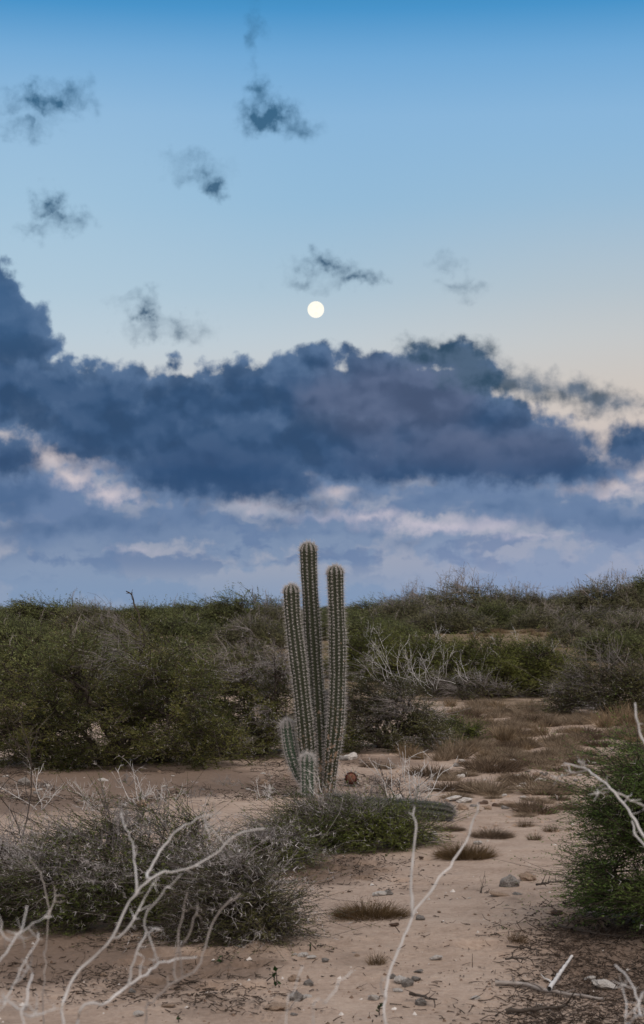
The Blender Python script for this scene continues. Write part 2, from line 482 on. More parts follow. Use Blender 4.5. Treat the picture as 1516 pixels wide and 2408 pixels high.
M['green'] = leaf_material('green_leaves', (.027, .042, .011), (.094, .120, .029), (.20, .225, .06), None, 2.2)
M['dark'] = leaf_material('dark_leaves', (.026, .031, .014), (.074, .080, .030), (.16, .155, .065), (.14, .11, .08), 1.8)
M['bank'] = leaf_material('bank_leaves', (.036, .046, .012), (.115, .13, .034), (.21, .215, .065), None, 1.6)
M['dune'] = leaf_material('dune_scrub_leaves', (.055, .060, .034), (.145, .148, .078), (.24, .235, .13), (.17, .13, .10), 1.2)
M['dunegreen'] = leaf_material('dune_green_leaves', (.050, .062, .026), (.135, .155, .060), (.23, .245, .105), None, 1.2)
M['fresh'] = leaf_material('fresh_leaves', (.026, .048, .012), (.085, .135, .035), (.18, .235, .065), None, 3.0)
M['bark'] = wood_material('dark_bark', (.030, .024, .020), (.085, .070, .060))
M['twig'] = wood_material('grey_twig', (.10, .088, .084), (.28, .26, .255))
M['thorn'] = wood_material('pale_thorn', (.32, .30, .30), (.62, .60, .60))
M['bleached'] = wood_material('bleached_wood', (.27, .255, .245), (.70, .695, .695), 11.0)
M['greywood'] = wood_material('weathered_wood', (.13, .11, .10), (.34, .31, .29), 14.0)
M['straw'] = leaf_material('dry_grass', (.085, .064, .044), (.215, .163, .113), (.40, .32, .235), None, 3.0)
M['rust'] = leaf_material('rusty_dry_grass', (.045, .031, .021), (.105, .074, .050), (.20, .145, .10), None, 4.0)
M['tawny'] = leaf_material('tawny_grass', (.085, .06, .036), (.21, .15, .092), (.42, .32, .21), None, 3.0)
M['olivegrass'] = leaf_material('olive_brown_grass', (.042, .027, .014), (.098, .064, .032), (.18, .12, .062), None, 5.0)

def rock_material(name, a, c, dirt=(.22, .15, .105)):
    m, nt, b = material(name, 0.9, 0.15)
    co = coords(nt)
    oi = nt.nodes.new('ShaderNodeObjectInfo')
    off = X(nt, oi.outputs['Random']) * 50.0
    co = co + xyz(nt, off, off, off)
    n1 = noise(nt, co, 9.0, 6.0, 0.65); n2 = noise(nt, co, 26.0, 5.0, 0.6)
    c0 = ramp(nt, n1, [(0.32, a), (0.62, c)])
    c0 = mixc(nt, n2.sstep(0.56, 0.68) * 0.6, c0, dirt)
    nt.links.new(c0.s, b.inputs['Base Color'])
    bump(nt, b, n2 + n1, 0.9, 0.012)
    return m
M['chalk'] = rock_material('chalky_stone', (.40, .37, .345), (.66, .63, .60))
M['tan'] = rock_material('tan_stone', (.24, .165, .115), (.42, .32, .25))
M['grey'] = rock_material('grey_stone', (.10, .092, .086), (.36, .335, .315), (.06, .055, .05))
M['brown'] = rock_material('brown_stone', (.075, .052, .04), (.19, .13, .10), (.05, .035, .03))

# sand
m, nt, b = material('sand', 0.95, 0.08)
co = coords(nt)
big = noise(nt, co, 0.55, 5.0, 0.6); med = noise(nt, co + (5, 3, 0), 2.6, 6.0, 0.62); fin = noise(nt, co, 34.0, 5.0, 0.7); gra = noise(nt, co, 170.0, 3.0, 0.7)
c = ramp(nt, med * 0.55 + fin * 0.45, [(0.32, (.27, .195, .148)), (0.5, (.42, .322, .258)), (0.68, (.54, .435, .36))])
sa = nt.nodes.new('ShaderNodeAttribute'); sa.attribute_name = 'soil_shade'
soil_shade = X(nt, sa.outputs['Fac'])
c = mixc(nt, (big * 0.6 + med * 0.5 + soil_shade * 0.34).sstep(0.56, 0.76) * 0.85, c, mixc(nt, fin, (.095, .066, .048), (.23, .165, .128)))
c = mixc(nt, gra.sstep(0.62, 0.75) * 0.55, c, (.16, .115, .09))
c = mixc(nt, gra.sstep(0.36, 0.27) * 0.5, c, (.58, .50, .43))
spn = nt.nodes.new('ShaderNodeSeparateXYZ'); nt.links.new(co.s, spn.inputs[0])
gy = X(nt, spn.outputs[1])
# the dune slopes beyond are turf and dry grass, not open sand
turf = (gy + (big - 0.5) * 16.0).sstep(27.0, 36.0)
c = mixc(nt, turf * 0.85, c, ramp(nt, med * 0.6 + noise(nt, co, 0.12, 4.0) * 0.5, [(0.35, (.055, .052, .022)), (0.55, (.13, .095, .048)), (0.75, (.24, .17, .10))]))
nt.links.new(c.s, b.inputs['Base Color'])
bump(nt, b, fin * 0.8 + gra * 0.3 + med * 1.5, 0.9, 0.03)
M['sand'] = m

# ------------------------------------------------------------------ ground
rng = np.random.default_rng(4)
for (x, y, r, dp) in [(722, 2035, .05, .035), (748, 2040, .055, .035), (770, 2030, .04, .03), (697, 2040, .05, .03), (727, 2060, .045, .035), (865, 2032, .05, .03), (905, 2048, .04, .03),
                      (952, 2073, .05, .03), (818, 2018, .05, .03), (738, 2003, .045, .03), (540, 2225, .05, .035), (560, 2215, .05, .03), (592, 2270, .05, .035), (610, 2236, .05, .03),
                      (380, 2245, .06, .03), (470, 2243, .05, .03), (365, 2312, .05, .03), (500, 2325, .05, .03), (1130, 2222, .07, .02), (1395, 2172, .06, .03), (1330, 2150, .06, .03),
                      (855, 2065, .04, .03), (690, 2060, .05, .03), (1040, 1985, .05, .025), (1005, 2020, .04, .025), (600, 2320, .05, .03), (330, 2265, .05, .03), (790, 2045, .04, .025)]:
    p = gr(x, y); DENTS.append((p[0], p[1], r * 1.35, dp * 2.2))
for _ in range(90):
    p = gr(rng.uniform(650, 1330), rng.uniform(1990, 2400)); DENTS.append((p[0], p[1], rng.uniform(.015, .04), rng.uniform(.006, .018)))
for _ in range(60):
    p = gr(rng.uniform(120, 700), rng.uniform(2200, 2400)); DENTS.append((p[0], p[1], rng.uniform(.02, .05), rng.uniform(.01, .025)))
def axis(dense_lo, dense_hi, step, lo, hi, grow):
    a = list(np.arange(dense_lo, dense_hi, step))
    s, x = step, dense_hi
    while x < hi: a.append(x); s *= grow; x += s
    a.append(hi)
    s, x, lft = step, dense_lo, []
    while x > lo + s: s *= grow; x -= s; lft.append(x)
    lft.append(lo)
    return np.array(lft[::-1] + a)
xs = axis(-2.3, 2.3, 0.032, -1500, 1500, 1.12)
ys = axis(6.4, 14.0, 0.036, -60, 3000, 1.045)
XX, YY = np.meshgrid(xs, ys)
ZZ = terr(XX.ravel(), YY.ravel(), True)
g = Geo()
nx, ny = len(xs), len(ys)
ii = np.arange(nx * ny).reshape(ny, nx)
g.add(np.stack([XX.ravel(), YY.ravel(), ZZ], 1), quad=np.stack([ii[:-1, :-1], ii[:-1, 1:], ii[1:, 1:], ii[1:, :-1]], -1).reshape(-1, 4))
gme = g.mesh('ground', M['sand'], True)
so_ = np.zeros(nx * ny)                                   # reddish loam tint; also paints in shade before and under the shrubs
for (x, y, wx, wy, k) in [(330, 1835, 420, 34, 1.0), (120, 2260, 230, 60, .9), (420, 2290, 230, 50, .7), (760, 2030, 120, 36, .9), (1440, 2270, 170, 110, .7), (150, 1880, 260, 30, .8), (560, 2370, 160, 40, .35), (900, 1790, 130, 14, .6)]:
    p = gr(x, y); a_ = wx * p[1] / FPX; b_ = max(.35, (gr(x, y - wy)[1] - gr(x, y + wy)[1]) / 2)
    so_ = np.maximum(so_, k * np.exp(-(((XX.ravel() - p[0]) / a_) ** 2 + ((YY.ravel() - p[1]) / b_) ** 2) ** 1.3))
gme.attributes.new('soil_shade', 'FLOAT', 'POINT').data.foreach_set('value', so_.astype(np.float32))
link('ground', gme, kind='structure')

# ------------------------------------------------------------------ moon
mm = bpy.data.materials.new('moonlight'); mm.use_nodes = True
nt = mm.node_tree; nt.nodes.clear()
em = nt.nodes.new('ShaderNodeEmission'); out = nt.nodes.new('ShaderNodeOutputMaterial')
nt.links.new(em.outputs[0], out.inputs[0])
cc = mixc(nt, noise(nt, coords(nt), 0.05, 4.0).sstep(0.45, 0.7), (1.0, .965, .86), (1.0, .93, .78))
nt.links.new(cc.s, em.inputs[0]); em.inputs[1].default_value = 1.06
import bmesh
bm = bmesh.new(); bmesh.ops.create_icosphere(bm, subdivisions=5, radius=9000 * 19.6 / FPX)
me = bpy.data.meshes.new('moon'); bm.to_mesh(me); bm.free(); me.materials.append(mm)
for pl in me.polygons: pl.use_smooth = True
mo = link('moon', me); mo.location = at(743.5, 728, 9000)
tag(mo, 'full pale yellow moon in clear sky above the dark cloud bank', 'moon')

# ------------------------------------------------------------------ column cactus
def cactus_material(name, body, crest, scar):
    m, nt, b = material(name, 0.6, 0.25)
    co = coords(nt)
    n = noise(nt, co, 7.0, 4.0); n2 = noise(nt, co, 22.0, 4.0, 0.6)
    c = mixc(nt, n, tuple(q * 0.72 for q in body), body)
    at_ = nt.nodes.new('ShaderNodeAttribute'); at_.attribute_name = 'crest'
    cr = X(nt, at_.outputs['Fac'])
    c = mixc(nt, cr.sstep(0.92, 1.0) * 0.25, c, crest)
    at2 = nt.nodes.new('ShaderNodeAttribute'); at2.attribute_name = 'age'
    ag = X(nt, at2.outputs['Fac'])
    c = mixc(nt, (n2 + ag.m('POWER', 2.5) * 0.26).sstep(0.70, 0.77) * 0.85, c, scar)
    nt.links.new(c.s, b.inputs['Base Color'])
    bump(nt, b, n2, 0.3, 0.004)
    return m
M['cactus'] = cactus_material('cactus_skin', (.040, .049, .028), (.085, .088, .06), (.36, .26, .19))
M['cactus_blue'] = cactus_material('young_cactus_skin', (.045, .082, .050), (.15, .16, .11), (.30, .24, .19))
M['cactus_grey'] = cactus_material('dead_cactus_skin', (.042, .050, .040), (.095, .10, .09), (.09, .075, .065))
M['spine'] = wood_material('cactus_spine', (.34, .325, .32), (.66, .645, .645), 30.0, 0.6)
M['areole'] = wood_material('cactus_areole', (.28, .24, .19), (.56, .50, .43), 30.0, 0.9)
M['greyspine'] = wood_material('old_cactus_spine', (.12, .115, .11), (.30, .29, .29), 30.0, 0.8)

def stem(parent, pts, R, ribs, mat, seed, rbase=None, dome=1.25, spine=1.0, phase=0.0, spmat='spine', spacing=0.029, name='stem', age0=1.0, dense=1.0):
    rng = np.random.default_rng(seed)
    C = smooth_line(pts, 0.011)
    L = np.concatenate([[0], np.cumsum(np.linalg.norm(np.diff(C, axis=0), axis=1))]); tot = L[-1]
    T = norm(np.gradient(C, axis=0))
    A = np.zeros_like(T); A[0] = norm(np.cross(T[0], np.array([0.3, 1.0, 0.1])))
    for i in range(1, len(C)):
        A[i] = norm(A[i - 1] - T[i] * np.dot(A[i - 1], T[i]))
    B = np.cross(T, A)
    rb = R if rbase is None else rbase
    prof = rb + (R - rb) * ss(0.0, min(0.55, tot * .6), L)
    prof = prof * (1 + 0.035 * np.sin(L * 9.0 + seed) + 0.03 * vnoise(L * 5, L * 0 + seed, seed))
    for q in np.arange(rng.uniform(.25, .45), tot - .2, .42):        # pinched growth rings
        prof = prof * (1 - rng.uniform(.04, .09) * np.exp(-((L - q - rng.uniform(-.06, .06)) / .022) ** 2))
    dl = R * dome
    u = np.clip((L - (tot - dl)) / dl, 0, 1)
    prof = prof * np.sqrt(np.maximum(1 - u ** 2.3, 0.0004))
    seg = ribs * 6
    th = np.arange(seg) / seg * 2 * math.pi
    cr = np.abs(np.cos((th - phase) * ribs / 2)) ** 0.85
    mod = 1 - 0.27 * (1 - cr)
    wob = 1 + 0.018 * cr[None, :] * np.cos(2 * math.pi * L / spacing)[:, None]
    rad = prof[:, None] * mod[None, :] * wob
    V = C[:, None, :] + rad[..., None] * (np.cos(th)[None, :, None] * A[:, None, :] + np.sin(th)[None, :, None] * B[:, None, :])
    n = len(C)
    ii = np.arange(n * seg).reshape(n, seg); r1 = np.roll(ii, -1, axis=1)
    g = Geo(); g.add(V.reshape(-1, 3), quad=np.stack([ii[:-1], r1[:-1], r1[1:], ii[1:]], -1).reshape(-1, 4))
    g.add(C[-1:] + T[-1:] * 0.002)
    top = ii[-1]; g.t.append(np.stack([top, np.roll(top, -1), np.full(seg, n * seg)], 1))
    me = g.mesh(name, M[mat], True)
    a = me.attributes.new('crest', 'FLOAT', 'POINT'); a.data.foreach_set('value', np.append(np.tile(cr, n), 1.0).astype(np.float32))
    a = me.attributes.new('age', 'FLOAT', 'POINT'); a.data.foreach_set('value', np.append(np.repeat((1 - L / tot) * age0, seg), 0).astype(np.float32))
    so = link(name, me, parent)
    # areoles and spines along the rib crests
    gs, ga = Geo(), Geo()
    O, Nn, Tn, Ln, ag = [], [], [], [], []
    for k in range(ribs):
        t0 = phase + k * 2 * math.pi / ribs
        s = np.arange(0.03 + rng.uniform(0, .02), tot - 0.004, spacing)
        s = s + rng.normal(size=len(s)) * 0.0015
        extra = tot - dl * np.linspace(0.05, 0.8, 7)
        s = np.concatenate([s, extra])
        f = np.interp(s, L, np.arange(n)); i = np.clip(f.astype(int), 0, n - 2); w = (f - i)[:, None]
        c = C[i] * (1 - w) + C[i + 1] * w; t = norm(T[i] * (1 - w) + T[i + 1] * w)
        nn = math.cos(t0) * A[i] + math.sin(t0) * B[i]
        r = (prof[i] * (1 - w[:, 0]) + prof[i + 1] * w[:, 0])[:, None] * 1.01
        uu = np.clip((s - (tot - dl)) / dl, 0, 1)[:, None]
        O.append(c + nn * r); Nn.append(norm(nn * np.sqrt(np.maximum(1 - uu ** 2, .02)) + t * uu)); Tn.append(t); Ln.append(s); ag.append(s / tot)
    O, Nn, Tn, ag = np.concatenate(O), np.concatenate(Nn), np.concatenate(Tn), np.concatenate(ag)
    Sd = norm(np.cross(Nn, Tn)); Up = np.cross(Sd, Nn)
    m_ = len(O)
    for j in range(11):
        phi = j / 11 * 2 * math.pi + rng.normal(size=m_) * 0.22
        sp_ = np.radians(rng.uniform(52, 76, m_))
        D = Nn * np.cos(sp_)[:, None] + (Sd * np.cos(phi)[:, None] + Up * np.sin(phi)[:, None]) * np.sin(sp_)[:, None]
        keep = rng.random(m_) < 0.95 * dense
        spikes(gs, O[keep], D[keep], (rng.uniform(.012, .021, m_) * spine * 1.2)[keep], .0011)
    for j in range(3):
        D = Nn + Sd * rng.normal(size=(m_, 1)) * .38 + Up * rng.normal(size=(m_, 1)) * .38
        keep = rng.random(m_) < 0.9 * dense
        spikes(gs, O[keep], D[keep], (rng.uniform(.020, .038, m_) * spine * 1.3)[keep], .0014)
    # pads
    q = .0042
    pv = np.stack([O + Sd * q, O + Up * q, O - Sd * q, O - Up * q, O + Nn * .004], 1)
    i = np.arange(m_)[:, None] * 5
    ga.add(pv.reshape(-1, 3), tri=np.concatenate([i + [0, 1, 4], i + [1, 2, 4], i + [2, 3, 4], i + [3, 0, 4]], 1).reshape(-1, 3))
    link('spines', gs.mesh('spines', M[spmat]), so, kind='stuff')
    link('areoles', ga.mesh('areoles', M['areole' if spmat == 'spine' else spmat]), so, kind='stuff')
    return so

def z7(zx, zy, d):                     # position read off an enlargement of the cactus
    return at((1050 + zx / 2.0933) / 1.7005, (2100 + zy / 2.0939) / 1.7005, d)
CB = gr(757, 1868)
dC = CB[1]
ct = thing('column_cactus', CB, 'tall green column cactus with three long stems and two short ones, rising from sand', 'cactus')
def loc(pts): return [np.array(p) - CB for p in pts]
gz = lambda p: np.array([p[0], p[1], float(terr(p[0], p[1])) - 0.03])
px = lambda w: w / 2.0933 / 1.7005 * dC / FPX
stem(ct, loc([gz(z7(492, 2235, dC + .02)), z7(486, 2100, dC + .02), z7(476, 1800, dC + .03), z7(448, 1350, dC + .04), z7(425, 1000, dC + .04), z7(408, 700, dC + .03), z7(392, 400, dC + .02), z7(384, 142, dC)]), px(69), 11, 'cactus', 1, rbase=px(52), phase=-.05)['label'] = 'tallest stem, in the middle'
stem(ct, loc([gz(z7(548, 2235, dC + .0)), z7(566, 2100, dC - .04), z7(592, 1850, dC - .08), z7(618, 1600, dC - .1), z7(630, 1250, dC - .1), z7(628, 900, dC - .1), z7(617, 600, dC - .1), z7(609, 336, dC - .1)]), px(66), 11, 'cactus', 2, rbase=px(52), phase=.3)['label'] = 'right stem, second in height'
stem(ct, loc([gz(z7(440, 2235, dC - .02)), z7(402, 2080, dC - .05), z7(374, 1850, dC - .1), z7(350, 1600, dC - .13), z7(318, 1300, dC - .15), z7(282, 1000, dC - .15), z7(254, 750, dC - .15), z7(241, 494, dC - .15)]), px(66), 11, 'cactus', 3, rbase=px(54), phase=.12)['label'] = 'left tall stem leaning slightly left'
stem(ct, loc([gz(z7(384, 2260, dC - .24)), z7(382, 2180, dC - .24), z7(380, 2050, dC - .24), z7(379, 1915, dC - .24)]), px(53), 9, 'cactus_blue', 4, spine=1.45, phase=.05, age0=0.3)['label'] = 'short blue-green stem in front'
stem(ct, loc([gz(z7(430, 2225, dC + .05)), z7(372, 2170, dC + .0), z7(302, 2060, dC - .03), z7(252, 1930, dC - .05), z7(222, 1780, dC - .05), z7(207, 1632, dC - .05)]), px(52), 9, 'cactus_blue', 5, spine=1.5, rbase=px(42), phase=-.2, age0=0.3)['label'] = 'short stem bending out to the left'
stem(ct, loc([gz(z7(520, 2225, dC + .12)), z7(524, 2000, dC + .12), z7(534, 1700, dC + .12), z7(542, 1400, dC + .12)]), px(38), 8, 'cactus_grey', 6, spine=1.2, spmat='greyspine', phase=.1)['label'] = 'dead grey stem behind the others'

# fallen, dying column lying on the sand behind the small bush
FB = gr(1000, 1932)
fo = thing('fallen_cactus', FB, 'grey-green cactus stem lying flat on the sand behind the low bush', 'cactus')
fl = lambda x, y, d, h: np.array([at(x, y, d)[0], d, float(terr(at(x, y, d)[0], d)) + h]) - FB
dF = FB[1] + 0.10
stem(fo, [fl(770, 1900, dF + .35, .10), fl(850, 1905, dF + .22, .085), fl(930, 1910, dF + .1, .08), fl(1010, 1912, dF + .02, .075), fl(1070, 1918, dF, .06)], .068, 10, 'cactus_grey', 8, spine=1.2, spmat='greyspine', phase=.4, name='fallen_stem')

# small globe cactus tipped over, woolly red cap towards the viewer
TB = gr(827, 1849)
tb = thing('globe_cactus', TB, 'small round cactus with a reddish woolly cap, on sand right of the column cactus', 'cactus')
m, nt, b = material('globe_skin', 0.7, 0.2)
nt.links.new(ramp(nt, noise(nt, coords(nt), 30.0, 4.0), [(.3, (.075, .062, .030)), (.7, (.17, .125, .06))]).s, b.inputs['Base Color']); M['globe'] = m
m, nt, b = material('red_wool', 0.95, 0.05)
nt.links.new(ramp(nt, noise(nt, coords(nt), 75.0, 4.0, .65), [(.3, (.12, .050, .036)), (.7, (.24, .115, .085))]).s, b.inputs['Base Color']); bump(nt, b, noise(nt, coords(nt), 160.0), .8, .004); M['wool'] = m
m, nt, b = material('dark_red_bristle', 0.9, 0.05)
nt.links.new(ramp(nt, noise(nt, coords(nt), 60.0), [(.3, (.035, .010, .009)), (.7, (.10, .025, .02))]).s, b.inputs['Base Color']); M['bristle'] = m
ax = norm(np.array([-0.05, -0.97, 0.22])); uax = norm(np.cross(ax, np.array([1., 0, 0]))); vax = np.cross(ax, uax)
def revolve(prof, ribs, seg, depth, center):
    th = np.arange(seg) / seg * 2 * math.pi
    md = 1 - depth * (1 - np.abs(np.cos(th * ribs / 2))) if ribs else np.ones(seg)
    pr = np.array(prof)
    V = center + pr[:, 0][:, None, None] * ax + (pr[:, 1][:, None] * md[None])[..., None] * (np.cos(th)[None, :, None] * uax + np.sin(th)[None, :, None] * vax)
    n = len(pr); ii = np.arange(n * seg).reshape(n, seg); r1 = np.roll(ii, -1, 1)
    return V.reshape(-1, 3), np.stack([ii[:-1], r1[:-1], r1[1:], ii[1:]], -1).reshape(-1, 4), V
tc_ = np.array([0, 0, .066])
t_ = np.linspace(0, math.pi, 15)
g = Geo(); v, q, VV = revolve(list(zip(-np.cos(t_) * .062, np.sin(t_) * .070 + .0005)), 12, 72, .3, tc_); g.add(v, quad=q)
link('body', g.mesh('globe_body', M['globe'], True), tb)
g = Geo(); rg = np.random.default_rng(9)
for k in range(12):
    for r_ in range(2, 13):
        o = VV[r_, k * 6]; dirn = norm(o - tc_)
        D = norm(dirn + rg.normal(size=(5, 3)) * .5)
        spikes(g, np.repeat(o[None], 5, 0), D, rg.uniform(.012, .028, 5), .0014)
link('spines', g.mesh('globe_spines', M['spine']), tb, kind='stuff')
g = Geo(); v, q, _ = revolve([(.048, .052), (.060, .054), (.070, .050), (.072, .042), (.066, .034)], 0, 32, 0, tc_); g.add(v, quad=q)
n_ = 400; th = rg.random(n_) * 2 * math.pi; rr = rg.uniform(.036, .054, n_)
O = tc_ + ax * .064 + (np.cos(th) * rr)[:, None] * uax + (np.sin(th) * rr)[:, None] * vax
spikes(g, O, ax * .8 + norm(O - tc_ - ax * .064) * .6 + rg.normal(size=(n_, 3)) * .3, rg.uniform(.008, .016, n_), .0015)
link('bristle_ring', g.mesh('bristle_ring', M['bristle'], True), tb)
g = Geo(); v, q, _ = revolve([(.060, .042), (.074, .040), (.085, .032), (.092, .018), (.094, .001)], 0, 32, 0, tc_); g.add(v, quad=q)
link('cap', g.mesh('woolly_cap', M['wool'], True), tb)

# ------------------------------------------------------------------ shrubs
WIND = np.array([-0.45, 0.0, 0.0])
def make_shrub(root, seed, rx, ry, h, leaf='olive', clumps=160, twigs=14, nleaf=10, ls=.030, thorns=0.0, thorn_len=.04, twig_len=.30, wood='bark', twigmat=None,
               dead=0, dead_h=.35, dead_mat='twig', dead_where=None, under=.06, tw_r=.0022, dead_r=1.0, lumps=.35, inner=.5, wind=1.0, leaf_w=.22, bare=0.0, limbs=11, spray=.36, whip=.05, skirt=0.0, flat=.22, thin=1):
    rng = np.random.default_rng(seed)
    W_ = WIND * wind
    def canopy(az, el, s):
        lump = 1 + lumps * vnoise(np.cos(az) * 2.2 + 5 + el * 1.5, np.sin(az) * 2.2 + el * 2 + 9, seed) + .5 * lumps * vnoise(az * 3, el * 4, seed + 1)
        r = s * lump
        return np.stack([rx * np.cos(az) * np.cos(el) * r, ry * np.sin(az) * np.cos(el) * r, h * (under + (1 - under) * np.sin(el) * r)], 1)
    # limbs
    az = rng.random(limbs) * 2 * math.pi
    tgt = canopy(az, rng.uniform(.15, 1.2, limbs), rng.uniform(.6, .85, limbs))
    org = np.stack([rng.normal(size=limbs) * rx * .07, rng.normal(size=limbs) * ry * .07, np.full(limbs, -.04)], 1)
    t = np.linspace(0, 1, 9)[None, :, None]
    bow = np.zeros((limbs, 1, 3)); bow[:, 0, 2] = h * rng.uniform(-.05, .22, limbs)
    limb = org[:, None] * (1 - t) + tgt[:, None] * t + bow * np.sin(t * math.pi)
    limb[:, 1:-1] += rng.normal(size=(limbs, 7, 3)) * h * .035
    gb, gt = Geo(), Geo()
    lr = (.012 + .012 * rng.random((limbs, 1))) * (0.35 + h) * np.linspace(1.3, .45, 9)[None]
    tubes(gb, limb, lr, 6)
    # clump branches
    az = rng.random(clumps) * 2 * math.pi; el = np.arcsin(rng.random(clumps) ** .85 * .99)
    el = np.where(rng.random(clumps) < skirt, rng.uniform(0, .28, clumps), el)
    s = 1 - (rng.random(clumps) ** 1.6) * inner
    cen = canopy(az, el, s)
    fl_ = limb[:, 3:].reshape(-1, 3)
    di = ((cen[:, None] - fl_[None]) ** 2).sum(-1); root_p = fl_[di.argmin(1)]
    t = np.linspace(0, 1, 6)[None, :, None]
    sec = root_p[:, None] * (1 - t) + cen[:, None] * t
    sec[:, 1:] += rng.normal(size=(clumps, 5, 3)) * h * .03
    tubes(gb, sec, np.linspace(.0065, .003, 6)[None] * np.ones((clumps, 1)) * (.5 + h * .5), 4)
    # twigs
    n = clumps * twigs
    ids = np.repeat(np.arange(clumps), twigs)
    o, tan = on_lines(sec, ids, rng.uniform(.45, 1, n))
    outw = norm(cen * np.array([1 / rx ** 2, 1 / ry ** 2, 1 / h ** 2]))[ids]
    cdir = norm(rng.normal(size=(clumps, 3)))[ids]
    D = tan * .35 + outw * .7 + cdir * .55 + rng.normal(size=(n, 3)) * spray + W_
    D[:, 2] = D[:, 2] * flat + .10
    L = twig_len * rng.uniform(.45, 1.15, n) * np.where(rng.random(n) < whip, rng.uniform(1.5, 2.6, n), 1.0)
    tw = walk(o, D, L, 5, rng, .20, W_ * .12 + np.array([0, 0, -.03]))
    tw[..., 2] = np.maximum(tw[..., 2], .012)
    # leaflets
    score = cen[:, 2] / h * .5 + vnoise(cen[:, 0] * 2.6, cen[:, 2] * 4 + cen[:, 1], seed + 5) * .9 + rng.random(clumps) * .8
    bare_cl = score > np.quantile(score, 1 - bare) if bare > 0 else np.zeros(clumps, bool)
    isb = bare_cl[ids]
    lt = tw[~isb][::thin, ::2]
    tubes(gb, lt, np.linspace(tw_r, tw_r * .45, 3)[None] * np.ones((len(lt), 1)), 3)
    tubes(gt, tw[isb], (np.linspace(tw_r * 1.1, tw_r * .5, 5)[None] * np.ones((n, 1)))[isb], 3)
    leafy = np.where(~bare_cl[ids])[0]
    m_ = len(leafy) * nleaf
    li = np.repeat(leafy, nleaf)
    o, tan = on_lines(tw, li, rng.uniform(.15, 1.0, m_))
    sd = norm(np.cross(tan, np.array([0, 0, 1.0])) * rng.choice([-1., 1.], (m_, 1)) + rng.normal(size=(m_, 3)) * .35)
    gl = Geo()
    leaves(gl, o, tan * .55 + sd * .85, ls * rng.uniform(.6, 1.25, m_), ls * leaf_w * rng.uniform(.7, 1.2, m_), rng)
    link('branches', gb.mesh('branches', M[wood]), root)
    if bare_cl.any(): link('bare_twigs', gt.mesh('bare_twigs', M[twigmat or 'twig']), root, kind='stuff')
    link('foliage', gl.mesh('foliage', M[leaf]), root, kind='stuff')
    if thorns > 0:
        nt_ = int(n * thorns)
        wts = np.where(isb, 1.0, .16 if bare > .15 else .6); wts = wts / wts.sum()
        li = rng.choice(n, nt_, p=wts)
        o, tan = on_lines(tw, li, rng.uniform(.05, 1, nt_))
        a = norm(np.cross(tan, rng.normal(size=(nt_, 3))))
        up = norm(tan * .35 + rng.normal(size=(nt_, 3)) * .25)
        gs = Geo()
        ln = thorn_len * rng.uniform(.5, 1.15, nt_)
        spikes(gs, o, a + up, ln, .0018 * thorn_len / .04); spikes(gs, o, -a + up, ln, .0018 * thorn_len / .04)
        link('thorns', gs.mesh('thorns', M['thorn']), root, kind='stuff')
    if dead:
        gd = Geo()
        if dead_where is None:
            az = rng.random(dead) * 2 * math.pi; el = rng.uniform(.5, 1.5, dead)
            o = canopy(az, el, np.full(dead, .8))
        else:
            w = np.array(dead_where, float); j = rng.integers(0, len(w), dead)
            o = w[j] + rng.normal(size=(dead, 3)) * np.array([.22 * rx, .12 * ry, .05 * h])
        bare_sticks(gd, o, dead_h, rng, wind, dead_r)
        link('dead_branches', gd.mesh('dead_branches', M[dead_mat]), root, kind='stuff')

def bare_sticks(gd, o, hgt, rng, wind=1.0, rs=1.0, spread=.65, forks=4, sub=3):
    n = len(o)
    D = np.array([0, 0, 1.0]) + rng.normal(size=(n, 3)) * spread + WIND * wind
    D[:, 2] = np.abs(D[:, 2])
    L = hgt * rng.uniform(.5, 1.15, n)
    a = walk(o, D, L, 7, rng, .2, (0, 0, .05))
    r0 = .0055 * rs
    tubes(gd, a, np.linspace(r0, r0 * .35, 7)[None] * np.ones((n, 1)), 4)
    ids = np.repeat(np.arange(n), forks)
    p, t = on_lines(a, ids, rng.uniform(.25, .9, len(ids)))
    b_ = walk(p, t + rng.normal(size=(len(ids), 3)) * .6, L[ids] * rng.uniform(.25, .6, len(ids)), 5, rng, .22, (0, 0, .06))
    tubes(gd, b_, np.linspace(r0 * .6, r0 * .25, 5)[None] * np.ones((len(ids), 1)), 3)
    i2 = np.repeat(np.arange(len(ids)), sub)
    p, t = on_lines(b_, i2, rng.uniform(.2, .95, len(i2)))
    c_ = walk(p, t + rng.normal(size=(len(i2), 3)) * .7, hgt * rng.uniform(.06, .2, len(i2)), 3, rng, .2)
    tubes(gd, c_, np.linspace(r0 * .36, r0 * .16, 3)[None] * np.ones((len(i2), 1)), 3)

def shrub(name, label, x, ybase, ytop, hw, deep=.8, group=None, d=None, **kw):
    """shrub whose front foot is seen at (x, ybase); top at ytop; half width hw, all in photo units"""
    if d is None:
        p = gr(x, ybase)
        w = hw * p[1] / FPX; ry = w * deep
        cy = p[1] + ry * .75
    else:
        cy = d; w = hw * d / FPX; ry = w * deep
    cx = at(x, HOR, cy)[0]
    base = np.array([cx, cy, float(terr(cx, cy))])
    top = at(x, ytop, cy)[2]
    h = max(.2, top - base[2])
    t = thing(name, base, label, 'shrub', group)
    make_shrub(t, rx=w, ry=ry, h=h, **kw)
    return t

